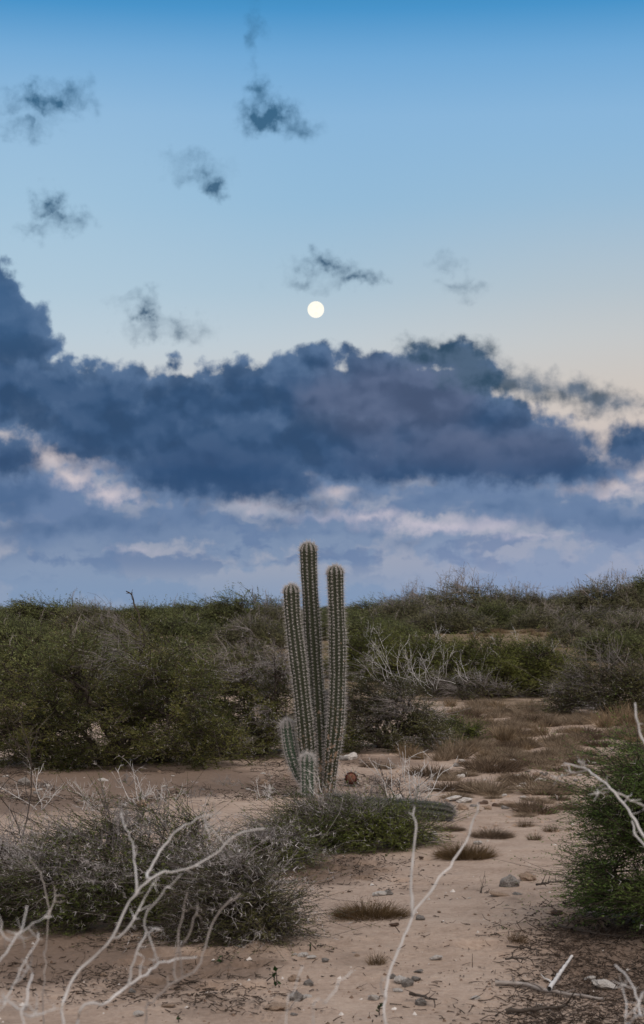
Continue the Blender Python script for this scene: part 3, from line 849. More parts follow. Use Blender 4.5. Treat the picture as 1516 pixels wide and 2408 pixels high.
# large shrubs behind the cactus
shrub('thorn_shrub', 'large olive green thorn shrub filling the left side behind the sand clearing', 250, 1812, 1484, 365, .6, seed=11, leaf='olive', thin=2, clumps=500, twigs=20, nleaf=24, ls=.023, inner=.7, bare=.025, thorns=.3,
      thorn_len=.035, twig_len=.36, lumps=.5, tw_r=.002, skirt=.22, under=.0, whip=.02)
shrub('thorn_shrub', 'dark thorn shrub with grey twiggy top right behind the column cactus', 600, 1785, 1495, 220, .8, seed=12, leaf='olive', thin=2, clumps=330, twigs=18, nleaf=22, ls=.023, inner=.65, thorns=.5, thorn_len=.04,
      twig_len=.32, skirt=.25, under=.0, whip=.02, dead=40, dead_h=.22, bare=.16, dead_mat='greywood', dead_r=.6, dead_where=[(-.5, -.3, 1.0), (-.1, -.3, 1.02), (.4, -.3, .98)])
shrub('thorn_shrub', 'dark thorn shrub with white dead branches on top, right of the column cactus', 905, 1768, 1565, 175, .8, seed=13, leaf='dark', thin=2, clumps=270, twigs=18, nleaf=22, ls=.022, thorns=.5, thorn_len=.04,
      twig_len=.30, skirt=.25, under=.0, whip=.02, dead=26, dead_h=.5, dead_mat='bleached', dead_where=[(.3, -.2, .78), (.5, -.1, .70), (.1, -.2, .8)], bare=.12, dead_r=.42)
shrub('green_shrub', 'small bright green shrub at the right foot of the dark shrub', 1075, 1752, 1690, 70, .9, seed=14, leaf='green', clumps=90, twigs=12, nleaf=10, ls=.030, twig_len=.2, lumps=.3)
# mid distance green bank to the right
mids = [('broad mid-green shrub just right of the tall cactus stems', 870, 1600, 1492, 110), ('mid-green shrub below the strip of dry grass, with pale twigs in front', 1010, 1625, 1500, 130),
        ('bright olive green shrub in the centre of the right-hand bank', 1140, 1640, 1496, 130), ('mid-green shrub at the right end of the green bank', 1270, 1640, 1512, 110)]
for k, (lb, x, yb, yt, hw) in enumerate(mids):
    shrub('green_shrub', lb, x, yb, yt, hw, 1.0, group='shrubs of the green bank', seed=20 + k, leaf='bank', thin=2, clumps=330, twigs=12, nleaf=11, ls=.045, twig_len=.42, tw_r=.003, whip=.01, dead=(8, 12, 4, 6)[k], dead_h=.5,
          dead_mat='bleached', dead_r=.8)
shrub('grey_shrub', 'low grey twiggy shrub in front of the green bank', 1100, 1650, 1590, 130, .6, seed=26, leaf='dark', clumps=120, twigs=12, nleaf=4, ls=.045, twigmat='twig', twig_len=.35, bare=.4, dead=9, dead_h=.45, dead_mat='bleached', dead_r=.7, tw_r=.0024)
shrub('thorn_shrub', 'dark shrub with grey bare branches at the right edge above the dry grass', 1440, 1690, 1550, 165, .8, seed=27, leaf='dark', clumps=300, twigs=13, nleaf=7, ls=.045, twig_len=.4, dead=30, dead_h=.7,
      dead_mat='twig', dead_r=.75, bare=.2, thorns=.2, thorn_len=.05)

# far shrubs: five built, the rest copies
def far_proto(seed, leaf, dead, lb, x, ytop, hw, d, deep=.7, mat='twig', group=None, dh=.8, clumps=230, bare=.0):
    return shrub('dune_shrub', lb, x, 0, ytop, hw, deep, d=d, seed=seed, leaf=leaf, thin=2, clumps=clumps, twigs=12, nleaf=10, ls=.08, twig_len=.7, tw_r=.006, dead=dead, dead_h=dh, dead_mat=mat, dead_r=2.4, lumps=.4, group=group, bare=bare, under=.0, whip=.0)
GL, GR_, GM = 'shrubs along the left skyline', 'shrubs along the right skyline', 'shrubs on the dune slope'
fp = []
fp.append(far_proto(31, 'dune', 46, 'dark shrub crowned with bare sticks, highest on the right skyline', 1100, 1372, 140, 76, group=GR_, mat='greywood', dh=1.1))
fp.append(far_proto(32, 'dune', 34, 'dark shrub with bare sticks at the far right end of the skyline', 1440, 1372, 120, 72, group=GR_, mat='greywood', dh=1.0))
fp.append(far_proto(33, 'dunegreen', 6, 'rounded green shrub just left of the cactus on the skyline', 590, 1400, 120, 66, group=GL))
fp.append(far_proto(34, 'dunegreen', 5, 'low green shrub at the left end of the skyline', 130, 1420, 130, 64, group=GL, mat='greywood'))
fp.append(far_proto(35, 'dune', 20, 'dusky grey-brown shrub on the slope under the right skyline', 960, 1412, 120, 68, group=GM, bare=.06))
def place_far(k, x, ytop, hw, d, lb, grp, rz=0.0):
    src = fp[k]; cx = at(x, HOR, d)[0]; gz_ = float(terr(cx, d))
    h = max(.35, at(x, ytop, d)[2] - gz_)
    d0 = src['dim']
    w = hw * d / FPX
    dup(src, (cx, d, gz_), rz, (w / d0[0], w / d0[0], min(h / d0[1], 1.5)), lb, grp)
dims = [(1100, 1372, 140, 76), (1440, 1372, 120, 72), (590, 1400, 120, 66), (130, 1420, 130, 64), (960, 1412, 120, 68)]
for o, (x, yt, hw, d) in zip(fp, dims):
    cx = at(x, HOR, d)[0]; o['dim'] = [hw * d / FPX, max(.2, at(x, yt, d)[2] - float(terr(cx, d)))]
rf = random.Random(5)
spec = [
    (1, 1230, 1392, 100, 80, 'low dark shrub between the two stick-crowned shrubs of the right skyline', GR_), (2, 905, 1412, 90, 78, 'low green shrub on the skyline just right of the tall cactus stems', GR_),
    (0, 985, 1392, 80, 84, 'shrub with wind-bent sticks at the left end of the right-hand rise', GR_), (1, 1330, 1396, 80, 86, 'small stick-topped shrub left of the far right shrub on the skyline', GR_),
    (3, 1540, 1366, 90, 78, 'dark shrub cut off by the right edge on the skyline', GR_), (2, 480, 1418, 110, 68, 'green shrub in the middle of the left skyline', GL), (3, 380, 1432, 90, 64, 'low green shrub right of the thin dark sprout on the skyline', GL),
    (4, 215, 1424, 80, 60, 'brown twiggy shrub near the left end of the skyline', GL), (2, 20, 1446, 90, 58, 'green shrub cut off by the left edge under the skyline', GL), (4, 640, 1420, 70, 56, 'dusky shrub right behind the left cactus stem', GM),
    (0, 1300, 1430, 110, 62, 'dark shrub with curved pale sticks below the far right skyline', GM), (4, 1420, 1432, 120, 58, 'wide dusky shrub at the right edge below the skyline', GM), (1, 1500, 1450, 100, 52, 'dark shrub at the right edge just above the pale stick pile', GM),
    (2, 1180, 1420, 100, 66, 'green shrub in the middle of the slope under the right skyline', GM), (4, 1060, 1432, 110, 62, 'dusky shrub just above the strip of dry grass', GM), (2, 860, 1440, 90, 58, 'green shrub beside the right cactus stem on the slope', GM),
    (0, 1345, 1470, 80, 47, 'dark round shrub just right of the strip of dry grass', GM), (3, 900, 1466, 110, 46, 'green shrub left of the strip of dry grass', GM), (3, 1460, 1492, 110, 42, 'olive shrub behind the dark shrub at the right edge', GM),
    (2, 420, 1516, 130, 36, 'low green shrub close behind the right half of the large thorn shrub', GM), (4, 585, 1518, 110, 35, 'dull twiggy shrub close behind the dark thorn shrub left of the cactus', GM), (3, 230, 1500, 120, 37, 'low olive shrub close behind the middle of the large thorn shrub', GM),
    (3, 110, 1532, 190, 28, 'shadowy low shrub close behind the left end of the large thorn shrub', GM), (3, 350, 1536, 160, 29, 'shadowy low shrub close behind the foot of the large thorn shrub', GM),
    (3, 60, 1474, 110, 42, 'olive shrub at the left edge behind the large thorn shrub', GM), (4, 250, 1456, 110, 46, 'twiggy shrub rising behind the middle of the large thorn shrub', GM), (2, 430, 1452, 120, 48, 'green shrub rising behind the right half of the large thorn shrub', GM),
    (4, 600, 1456, 100, 46, 'grey-brown shrub behind the twiggy top of the dark thorn shrub', GM), (3, 760, 1452, 90, 50, 'green shrub seen in the gap between the cactus stems', GM), (2, 760, 1436, 110, 74, 'skyline shrub seen between the cactus stems', GM),
]
for s_ in spec: place_far(*s_, rz=rf.choice([0.0, 0.35, -0.3, 3.0]))
# low scrub over the crest behind them
for k in range(34):
    x = -100 + k * 52 + rf.uniform(-20, 20)
    d = rf.uniform(92, 112); cx = at(x, HOR, d)[0]; q = fp[rf.choice([2, 3, 4])]
    dup(q, (cx, d, float(terr(cx, d))), rf.uniform(0, 6), (1.1, 1.1, rf.uniform(.35, .5)), 'low scrub bush on the crest beyond the nearer skyline shrubs', 'scrub on the crest')

# foreground shrubs
shrub('thorn_shrub', 'sprawling grey-green shrub bristling with white thorns, lower left', 310, 2185, 1932, 352, .55, seed=41, leaf='green', clumps=330, twigs=15, nleaf=22, ls=.015, thorns=.9, thorn_len=.032, twig_len=.27, bare=.18, under=.02, whip=.1, skirt=.25,
      dead=90, dead_h=.2, dead_mat='twig', wood='bark', lumps=.55, tw_r=.0016, dead_r=.5, leaf_w=.22)
shrub('thorn_shrub', 'low dark shrub with grey thorns whose twigs reach over the sand, lower left of centre', 572, 2215, 2020, 104, .8, seed=42, leaf='dark', clumps=170, twigs=14, nleaf=20, ls=.015, thorns=1.0, thorn_len=.036, twig_len=.27, bare=.26, under=.03,
      dead=12, dead_h=.2, dead_mat='twig', whip=.12, skirt=.3, lumps=.5, tw_r=.0016, dead_r=.45, leaf_w=.22)
shrub('thorn_shrub', 'thin grey thorny shrub at the left edge with sand showing through', 30, 2120, 1960, 120, .8, seed=43, leaf='dark', clumps=110, twigs=11, nleaf=4, ls=.016, thorns=1.5, thorn_len=.038, twig_len=.22, bare=.5,
      dead=14, dead_h=.3, dead_mat='twig', twigmat='greywood', tw_r=.0016, dead_r=.45, leaf_w=.22)
shrub('thorn_shrub', 'small grey spiny clump between the thorny foreground shrubs and the low bush by the cactus', 655, 2048, 1930, 62, .9, seed=46, leaf='green', clumps=70, twigs=14, nleaf=18, ls=.015, thorns=1.0, thorn_len=.034, twig_len=.26, bare=.35, under=.02, skirt=.2, whip=.1,
      dead=14, dead_h=.16, dead_mat='twig', tw_r=.0015, dead_r=.45, leaf_w=.22)
shrub('green_shrub', 'small dark green shrub just in front of the column cactus', 808, 2004, 1890, 190, .6, seed=44, leaf='green', clumps=210, twigs=17, nleaf=26, ls=.015, thorns=.3, thorn_len=.035, twig_len=.25, under=.02, whip=.10, skirt=.15, tw_r=.0015,
      lumps=.55, bare=.08, dead=34, dead_h=.17, dead_mat='twig', dead_r=.5, leaf_w=.22)
shrub('green_shrub', 'lush green shrub cut off by the right edge beside the path', 1595, 2210, 1745, 222, .9, seed=45, leaf='fresh', thin=2, clumps=430, twigs=19, nleaf=23, ls=.0155, thorns=.08, thorn_len=.035, twig_len=.28, tw_r=.0016, lumps=.6, whip=.08, wind=.5, leaf_w=.24)


# ------------------------------------------------------------------ bare branches close to the camera
def twig_path(pts, d0, d1, rng, to_ground=False, kink=.0042):
    n = len(pts)
    w = [at(p[0], p[1], d0 + (d1 - d0) * i / max(1, n - 1)) for i, p in enumerate(pts)]
    if to_ground:
        a = w[0]; k = norm(a - w[1])
        f = np.array([a[0] + k[0] * .15, a[1] + k[1] * .15, 0]); f[2] = float(terr(f[0], f[1])) - .03
        w = [f, f * .55 + a * .45 + np.array([.03, .02, 0])] + w
    c = smooth_line(w, .018)
    c[1:] += np.cumsum(rng.normal(size=(len(c) - 1, 3)) * kink * .35, 0) * 0 + rng.normal(size=(len(c) - 1, 3)) * kink * .35
    return c
def one_tube(g, c, r0, r1, rng, sides=7):
    n = len(c)
    r = np.linspace(r0, r1, n) * (1 + .12 * rng.normal(size=n) * (rng.random(n) < .3)) * (1 + .06 * np.sin(np.arange(n) * 1.3))
    tubes(g, c[None], r[None], sides)
def spurs(g, c, n, rng, L=.05, r=.0013):
    i = rng.integers(2, len(c) - 1, n)
    t = norm(c[i] - c[i - 1])
    p = walk(c[i], t * .5 + norm(rng.normal(size=(n, 3))), L * rng.uniform(.4, 1.4, n), 4, rng, .25)
    tubes(g, p, np.linspace(r, r * .35, 4)[None] * np.ones((n, 1)), 4)
BRW = {'b': (.0075, .0038)}
def branch(label, d0, d1, main, forks=(), r0=.008, r1=.003, mat='bleached', seed=1, ground=True, nsp=8, spL=.05, group=None):
    """main: photo points from the root up; forks: (points, scale of radius) starting on the main stem"""
    rng = np.random.default_rng(seed)
    r0, r1, spL, nsp = r0 * .44, r1 * .38, spL * .75, int(nsp * 1.3)
    c = twig_path(main, d0, d1, rng, ground)
    base = c[0].copy(); g = Geo()
    one_tube(g, c - base, r0, r1, rng); spurs(g, c - base, nsp, rng, spL)
    for pts, k, e in forks:
        q = at(pts[0][0], pts[0][1], d0)
        vd = norm(c - np.array([0, 0, EYE])); qd = norm(q - np.array([0, 0, EYE]))
        j = int((vd @ qd).argmax()); dj = c[j][1]
        f = twig_path(pts, dj, dj + e, rng)
        f[0] = c[j]
        one_tube(g, f - base, r0 * k, r1 * k * .9, rng, 6); spurs(g, f - base, max(2, nsp // 2), rng, spL)
    o = link('bare_branch', g.mesh('bare_branch', M[mat], True)); o.location = base
    return tag(o, label, 'branch', group)
BG = 'bare branches close to the viewer'
branch('white forked bare branch standing alone over the sandy path, like a letter Y', 3.7, 4.0, [(908, 2420), (905, 2365), (914, 2300), (935, 2240), (955, 2195), (970, 2155), (1000, 2112), (1040, 2058), (1078, 2012), (1103, 1962), (1126, 1888)],
       [([(972, 2150), (967, 2092), (968, 2040), (975, 1985), (976, 1935), (977, 1900)], .85, .15), ([(903, 2350), (896, 2320), (899, 2295)], .45, -.05)], r0=.0092, r1=.0042, seed=51, nsp=3, spL=.018, group=BG)
branch('thick pale branch slanting up from the bottom left corner with a thin upright fork', 3.5, 3.75, [(180, 2420), (250, 2360), (300, 2320), (345, 2290), (370, 2270), (400, 2260), (465, 2250)],
       [([(302, 2318), (318, 2245), (342, 2200), (340, 2165), (360, 2130), (395, 2090), (427, 2052)], .55, .2), ([(342, 2200), (362, 2185), (385, 2183)], .35, .1), ([(330, 2300), (333, 2275), (338, 2255)], .4, 0), ([(360, 2275), (364, 2250)], .4, 0)], r0=.0105, r1=.0045, seed=52, nsp=6, spL=.03, group=BG)
branch('long pale branch arching right across the thorny shrub, lower left', 3.6, 4.0, [(150, 2420), (152, 2350), (172, 2305), (205, 2265), (258, 2216), (280, 2175), (298, 2132), (325, 2095), (352, 2068), (382, 2054), (425, 2045), (475, 2030), (515, 2003), (542, 1975), (577, 1955), (622, 1949)],
       [([(260, 2214), (295, 2190), (325, 2140), (350, 2100), (372, 2060)], .55, .1), ([(350, 2070), (350, 2050), (372, 2008), (397, 1972), (430, 1945), (475, 1920), (520, 1914)], .7, .25), ([(475, 1922), (482, 1935), (486, 1942)], .3, 0), ([(325, 2095), (318, 2040), (312, 1985), (290, 1935), (285, 1915)], .55, .3)], r0=.0095, r1=.004, seed=53, nsp=12, spL=.035, group=BG)
branch('brownish branch with two upright pale prongs, in front of the thorny shrub', 3.5, 3.8, [(343, 2420), (360, 2360), (400, 2318), (440, 2292), (466, 2278), (485, 2225), (500, 2170), (535, 2125), (566, 2102)],
       [([(412, 2310), (414, 2245), (426, 2175), (440, 2098)], .55, .1), ([(414, 2247), (445, 2200), (460, 2155), (467, 2120)], .6, .1)], r0=.0075, r1=.0036, seed=54, mat='greywood', nsp=6, spL=.03, group=BG)
branch('pale crooked twig at the left edge pointing up over the sand', 3.3, 3.5, [(-40, 2330), (0, 2262), (30, 2215), (55, 2180), (64, 2130)], [([(30, 2215), (6, 2200), (4, 2175)], .6, .05), ([(42, 2196), (80, 2170), (115, 2158)], .5, .1), ([(50, 2186), (47, 2210)], .4, 0)], r0=.006, r1=.003, seed=55, nsp=10, spL=.04, group=BG)
branch('long thin pale twig in the bottom left corner leaning right', 3.3, 3.5, [(-10, 2420), (10, 2360), (35, 2315), (55, 2270), (78, 2230), (92, 2195)], [([(35, 2315), (60, 2290), (72, 2260)], .6, .05)], r0=.0055, r1=.0028, seed=56, nsp=8, spL=.035, group=BG)
branch('short stout pale stub low in the bottom left corner', 3.2, 3.35, [(55, 2430), (60, 2375), (66, 2325), (77, 2288)], [([(60, 2385), (25, 2355), (5, 2345)], .7, .05), ([(60, 2390), (100, 2382), (140, 2372)], .5, .1)], r0=.0075, r1=.004, seed=57, nsp=8, spL=.04, group=BG)
branch('grey out of focus stem rising behind the left corner twigs', 4.2, 4.4, [(104, 2420), (105, 2300), (112, 2180), (115, 2130), (104, 2085), (94, 2050), (70, 2020)], [([(114, 2150), (130, 2120), (128, 2090)], .6, .1)], r0=.007, r1=.003, seed=58, mat='greywood', nsp=10, spL=.04, group=BG)
branch('faint thin white twig at the bottom edge left of the forked branch', 3.2, 3.3, [(672, 2420), (690, 2340), (711, 2272)], [([(684, 2370), (696, 2352), (704, 2335)], .5, 0)], r0=.0042, r1=.0024, seed=59, nsp=3, spL=.02, group=BG)
branch('pale blurred twig leaning right at the bottom edge beside the forked branch', 2.9, 3.0, [(735, 2430), (768, 2358), (795, 2318), (830, 2283)], r0=.0048, r1=.0022, seed=60, nsp=2, spL=.02, group=BG)
branch('knotted pale branch reaching left from the green shrub at the right edge', 4.2, 4.5, [(1640, 2060), (1560, 2010), (1514, 1965), (1480, 1905), (1440, 1858), (1405, 1828), (1380, 1808), (1330, 1796)],
       [([(1440, 1858), (1480, 1878), (1516, 1895), (1540, 1920)], .6, .1), ([(1380, 1812), (1340, 1820), (1298, 1830)], .5, .1), ([(1372, 1808), (1366, 1795), (1362, 1786)], .4, 0), ([(1430, 1850), (1410, 1862), (1402, 1868)], .4, 0)], r0=.0085, r1=.0038, seed=61, ground=False, nsp=12, spL=.03, group=BG)
branch('blurred pale twig hooking up at the right edge above the green shrub', 4.0, 4.1, [(1580, 1790), (1535, 1760), (1508, 1735), (1500, 1690), (1492, 1655)], r0=.007, r1=.004, seed=62, ground=False, nsp=3, spL=.02, group=BG)
branch('short white stub low in the green shrub at the right edge', 4.2, 4.3, [(1560, 2030), (1518, 1990), (1496, 1962), (1486, 1932)], r0=.006, r1=.004, seed=63, ground=False, nsp=2, spL=.02, group=BG)
branch('pale crooked branch in the bottom right corner', 3.6, 3.8, [(1530, 2440), (1508, 2390), (1498, 2345), (1478, 2300), (1448, 2272)], [([(1500, 2350), (1520, 2330), (1545, 2318)], .7, .1), ([(1502, 2390), (1478, 2410), (1460, 2430)], .7, .1), ([(1480, 2305), (1466, 2325)], .4, 0)], r0=.008, r1=.004, seed=64, nsp=9, spL=.04, group=BG)
branch('thin pale upright twig in the bottom right corner', 3.6, 3.7, [(1476, 2440), (1472, 2390), (1474, 2355), (1465, 2325)], [([(1472, 2395), (1490, 2375), (1500, 2362)], .6, 0)], r0=.005, r1=.0026, seed=65, nsp=5, spL=.03, group=BG)

def lying(name, label, pts, r0, r1, mat, seed, nsp=6, h=.012, cat='branch', spL=.06, group=None):
    rng = np.random.default_rng(seed)
    w = [gr(*p) + np.array([0, 0, h]) for p in pts]
    c = smooth_line(w, .02); c[:, 2] += np.abs(rng.normal(size=len(c))) * .004
    base = c[0].copy(); g = Geo(); one_tube(g, c - base, r0, r1, rng, 6); spurs(g, c - base, nsp, rng, spL, r1)
    o = link(name, g.mesh(name, M[mat], True)); o.location = base
    return tag(o, label, cat, group)
lying('fallen_branch', 'long grey fallen branch lying on the sand near the bottom right corner', [(1165, 2318), (1225, 2322), (1290, 2338), (1350, 2348), (1420, 2358)], .011, .006, 'greywood', 71, 8)
lying('fallen_branch', 'pale leaning stick on the litter near the bottom right corner', [(1292, 2345), (1318, 2306), (1346, 2265)], .010, .006, 'bleached', 72, 2, .03)
lying('fallen_branch', 'dark thin dead stick on the sand left of the litter', [(1192, 2233), (1225, 2235), (1272, 2243)], .006, .003, 'bark', 73, 8)
lying('fallen_branch', 'short dark stick below the dark thin one at the edge of the litter', [(1190, 2262), (1212, 2260), (1238, 2264)], .005, .003, 'bark', 74, 5)
lying('fallen_branch', 'dark stick lying beside the stones at the bottom of the path', [(964, 2350), (990, 2354), (1028, 2366)], .007, .003, 'bark', 75, 7, .02)
lying('fallen_branch', 'dark knobbly stick near the bottom edge at the foot of the litter', [(1190, 2386), (1230, 2386), (1290, 2380), (1340, 2372)], .010, .005, 'bark', 76, 9)
lying('fallen_branch', 'thin twig reaching from the left thorn shrub over the sand', [(560, 2195), (610, 2205), (650, 2222), (682, 2219)], .005, .002, 'bark', 77, 12, .03)
lying('fallen_branch', 'dark root-like stick in the middle of the litter, right of the path', [(1300, 2180), (1340, 2190), (1400, 2202), (1470, 2210)], .008, .004, 'bark', 78, 9)
lying('fallen_branch', 'dark twiggy stick reaching from the foot of the right green shrub', [(1262, 2094), (1300, 2088), (1350, 2085)], .006, .003, 'bark', 79, 12, .03)
lying('fallen_branch', 'thin dark stick just left of the lowest leaves of the right green shrub', [(1325, 2134), (1350, 2130), (1400, 2122)], .006, .003, 'bark', 80, 10, .02)

# dead twig plants
def twig_plant(label, x, y, w, htop, n, mat, seed, forks=4, sub=3, rs=.7, spread=.55, cat='plant'):
    p = gr(x, y); rng = np.random.default_rng(seed)
    o = thing('dead_plant', p, label, cat)
    hgt = (y - htop) * p[1] / FPX
    k = w * p[1] / FPX
    org = np.stack([rng.normal(size=n) * k * .35, rng.normal(size=n) * k * .35, np.full(n, -.01)], 1)
    for q in org:                                         # every stem with its forks is a part
        g = Geo(); bare_sticks(g, q[None], hgt, rng, .2, rs, spread, forks, sub)
        link('stem', g.mesh('stem', M[mat]), o)
    return o
twig_plant('bare pale-tipped twigs rising behind the low bush in front of the cactus', 960, 1905, 60, 1765, 12, 'bleached', 81, rs=.8)
twig_plant('dark bare twigs behind the right end of the low bush', 930, 1900, 45, 1790, 8, 'bark', 82, rs=.9)
twig_plant('thin white twigs at the foot of the globe cactus', 872, 1898, 50, 1815, 8, 'twig', 83, rs=.7)
twig_plant('white dead sticks at the foot of the cactus stems', 768, 1885, 16, 1812, 4, 'bleached', 84, forks=2, rs=.8, spread=.3)
twig_plant('tall thin dark bare sapling at the left edge', 62, 2030, 10, 1730, 2, 'bark', 85, forks=7, rs=1.0, spread=.12)
twig_plant('pale spiky twig plant beside the tall thin sapling at the left edge', 92, 1905, 26, 1760, 4, 'bleached', 86, forks=5, rs=.7, spread=.3)
twig_plant('pale bare twigs sticking up above the left end of the thorny foreground shrub', 205, 1905, 60, 1815, 9, 'bleached', 87, rs=.6)
twig_plant('white bare twigs sticking up above the middle of the thorny foreground shrub', 360, 1890, 90, 1800, 12, 'bleached', 88, rs=.6)
twig_plant('white bare twigs left of the cactus foot, above the thorny foreground shrub', 620, 1880, 70, 1830, 9, 'bleached', 89, rs=.6)
twig_plant('grey tangle of dead twigs heaped at the foot of the column cactus', 740, 1893, 80, 1862, 40, 'twig', 90, forks=5, rs=.6, spread=1.2)
twig_plant('small dry weed with thin stalks on the sand near the right green shrub', 1130, 2100, 12, 2058, 5, 'bark', 91, rs=.4, forks=3)
for k, (lb, x, y, w, yt) in enumerate([('low spiny dead plant on the left side of the sand clearing', 110, 1856, 55, 1824), ('small dead twig plant at the left end of the clearing', 18, 1864, 45, 1826),
        ('grey dead twigs lying in the middle of the clearing', 455, 1874, 70, 1842), ('dry twig plant under the right part of the large thorn shrub', 545, 1848, 50, 1812), ('thin dead twigs at the dark foot of the large thorn shrub', 300, 1842, 60, 1812)]):
    twig_plant(lb, x, y, w, yt, 11, ('twig', 'greywood')[k % 2], 300 + k, rs=.55, spread=1.0)
t = twig_plant('thin dark sprout standing up from the skyline above the large thorn shrub', 318, 1760, 4, 1700, 1, 'bark', 92, forks=2)
for ch in list(t.children): bpy.data.objects.remove(ch)
gS = Geo(); rS = np.random.default_rng(3); dS = 24.0
cS = smooth_line([at(330, 1470, dS), at(326, 1440, dS), at(317, 1425, dS), at(314, 1408, dS), at(308, 1396, dS), at(297, 1390, dS)], .03)
bS = np.array([cS[0][0], dS, float(terr(cS[0][0], dS))]); cS = np.vstack([bS[None], cS]); t.location = bS
one_tube(gS, cS - bS, .016, .007, rS, 5); spurs(gS, (cS - bS)[8:], 9, rS, .09, .006)
link('stem', gS.mesh('stem', M['bark']), t)

# ------------------------------------------------------------------ grass tussocks
def tuft_mesh(seed, n, r, h, flat, wdt, mat):
    rng = np.random.default_rng(seed)
    az = rng.random(n) * 2 * math.pi; rr = np.sqrt(rng.random(n)) * r
    o = np.stack([np.cos(az) * rr, np.sin(az) * rr, np.zeros(n)], 1)
    out_ = np.stack([np.cos(az), np.sin(az), np.zeros(n)], 1)
    lean = (rr / r)[:, None] * flat + rng.normal(size=(n, 1)) * .25
    D = out_ * lean + np.array([0, 0, 1.0]) + rng.normal(size=(n, 3)) * .3
    D[:, 2] = np.abs(D[:, 2]) + .05
    L = h * rng.uniform(.5, 1.15, n) * (1.15 - .35 * rr / r)
    c = walk(o, D, L, 4, rng, .14, (-.05, 0, -.10 * flat))
    c[..., 2] = np.maximum(c[..., 2], .004)
    sd = norm(np.cross(norm(c[:, -1] - c[:, 0]), rng.normal(size=(n, 3))))[:, None, :]
    w = np.array([1, .9, .6, .12])[None, :, None] * wdt
    V = np.stack([c - sd * w, c + sd * w], 2)
    i = np.arange(n * 8).reshape(n, 4, 2)
    g = Geo(); g.add(V.reshape(-1, 3), quad=np.stack([i[:, :-1, 0], i[:, :-1, 1], i[:, 1:, 1], i[:, 1:, 0]], -1).reshape(-1, 4))
    return g.mesh('grass_tussock', M[mat])
TM = {'mat': [tuft_mesh(101, 2200, .40, .34, 1.3, .0024, 'olivegrass'), tuft_mesh(102, 1900, .40, .32, 1.4, .0024, 'rust')],
      'mound': [tuft_mesh(103, 620, .36, .46, 1.0, .0062, 'straw'), tuft_mesh(104, 560, .36, .42, 1.1, .0062, 'straw'), tuft_mesh(107, 600, .38, .40, 1.1, .0058, 'rust')],
      'tuft': [tuft_mesh(105, 240, .14, .42, .55, .0048, 'tawny'), tuft_mesh(106, 220, .14, .36, .6, .0048, 'straw')],
      'small': [tuft_mesh(108, 260, .13, .22, .8, .0020, 'olivegrass')]}
R0 = {'mat': .50, 'mound': .52, 'tuft': .24, 'small': .17}
rt = random.Random(8)
def tussock(kind, x, y, w, label, group=None, v=None, zs=1.0):
    p = gr(x, y); me = TM[kind][v if v is not None else rt.randrange(len(TM[kind]))]
    sc = (w / 2) * p[1] / FPX / R0[kind]
    o = link('grass_tussock', me); p = p + np.array([0, sc * R0[kind] * .55, 0]); p[2] = float(terr(p[0], p[1])) - .006
    o.location = p; o.rotation_euler = (0, 0, rt.uniform(0, 6.28)); o.scale = (sc, sc * rt.uniform(.85, 1.1), sc * zs * rt.uniform(.9, 1.1))
    return tag(o, label, 'grass', group)
tussock('mat', 872, 2163, 170, 'wide flat olive brown grass mat left of the forked branch', v=0, zs=.85)
tussock('small', 886, 2268, 56, 'small dark grass tuft near the bottom of the path', v=0)
tussock('mat', 1098, 2022, 142, 'flat brown grass mat crossed by the forked branch', v=0, zs=.9)
tussock('mat', 1160, 1972, 104, 'flat brown grass mat right of the tip of the forked branch', v=1, zs=.9)
tussock('mat', 1062, 1955, 66, 'small brown grass mat in front of the fallen cactus stem', v=1)
tussock('small', 1222, 2222, 56, 'dry grass tuft with pale stalks beside the litter', v=0, zs=1.2)
tussock('small', 1258, 1976, 36, 'little grass tuft on bare sand near the right green shrub')
tussock('small', 1300, 1957, 40, 'little yellow-green grass tuft just left of the right green shrub')
tussock('small', 1240, 1946, 44, 'short straw tuft below the row of brown mats')
for x, y, w, lb in [(1155, 1867, 130, 'broad brown grass mound in the middle of the sandy slope'), (1265, 1915, 120, 'dark brown grass mound left of the tip of the knotted branch'), (1290, 1870, 150, 'wide brown grass mound above the dark brown one'),
                    (1165, 1818, 160, 'long brown grass mound where the sand begins'), (1060, 1860, 110, 'grey-brown grass mound behind the fallen cactus stem'), (1010, 1825, 110, 'dry grass mound behind the bare twigs'),
                    (1235, 1840, 120, 'brown mound with pale stones at its left foot'), (1340, 1905, 70, 'straw mound just above the right green shrub'), (870, 1805, 52, 'low grey-green grass tuft behind the globe cactus'), (905, 1808, 60, 'flat dry grass patch right of the globe cactus')]:
    tussock('mound', x, y, w, lb, zs=.7)
for x, y, w, lb in [(1190, 1748, 70, 'tall pale grass tuft in the upper middle of the grass field'), (1075, 1785, 100, 'tall dark-based grass tuft at the foot of the dark shrub'), (1040, 1790, 60, 'straw tuft left of the tall dark-based one'), (1355, 1752, 64, 'round grey grass tuft at the right of the grass field'),
                    (960, 1782, 56, 'tawny tuft of grass between the cactus and the grass field'), (985, 1786, 44, 'small tawny tuft right beside another between cactus and field'), (1465, 1706, 90, 'tall tawny grass in front of the right edge shrub'), (1490, 1712, 70, 'tawny grass tuft at the right edge'), (1425, 1712, 60, 'tawny grass tuft left of the tall tawny grass'),
                    (1310, 1755, 70, 'dark round tuft in the middle right of the grass field'), (1138, 1786, 44, 'pale tuft at the edge of the open sand'), (855, 1892, 30, 'small dry tuft right of the globe cactus')]:
    tussock('tuft', x, y, w, lb, v=1 if 'grey' in lb or 'dark' in lb else 0, zs=.85)
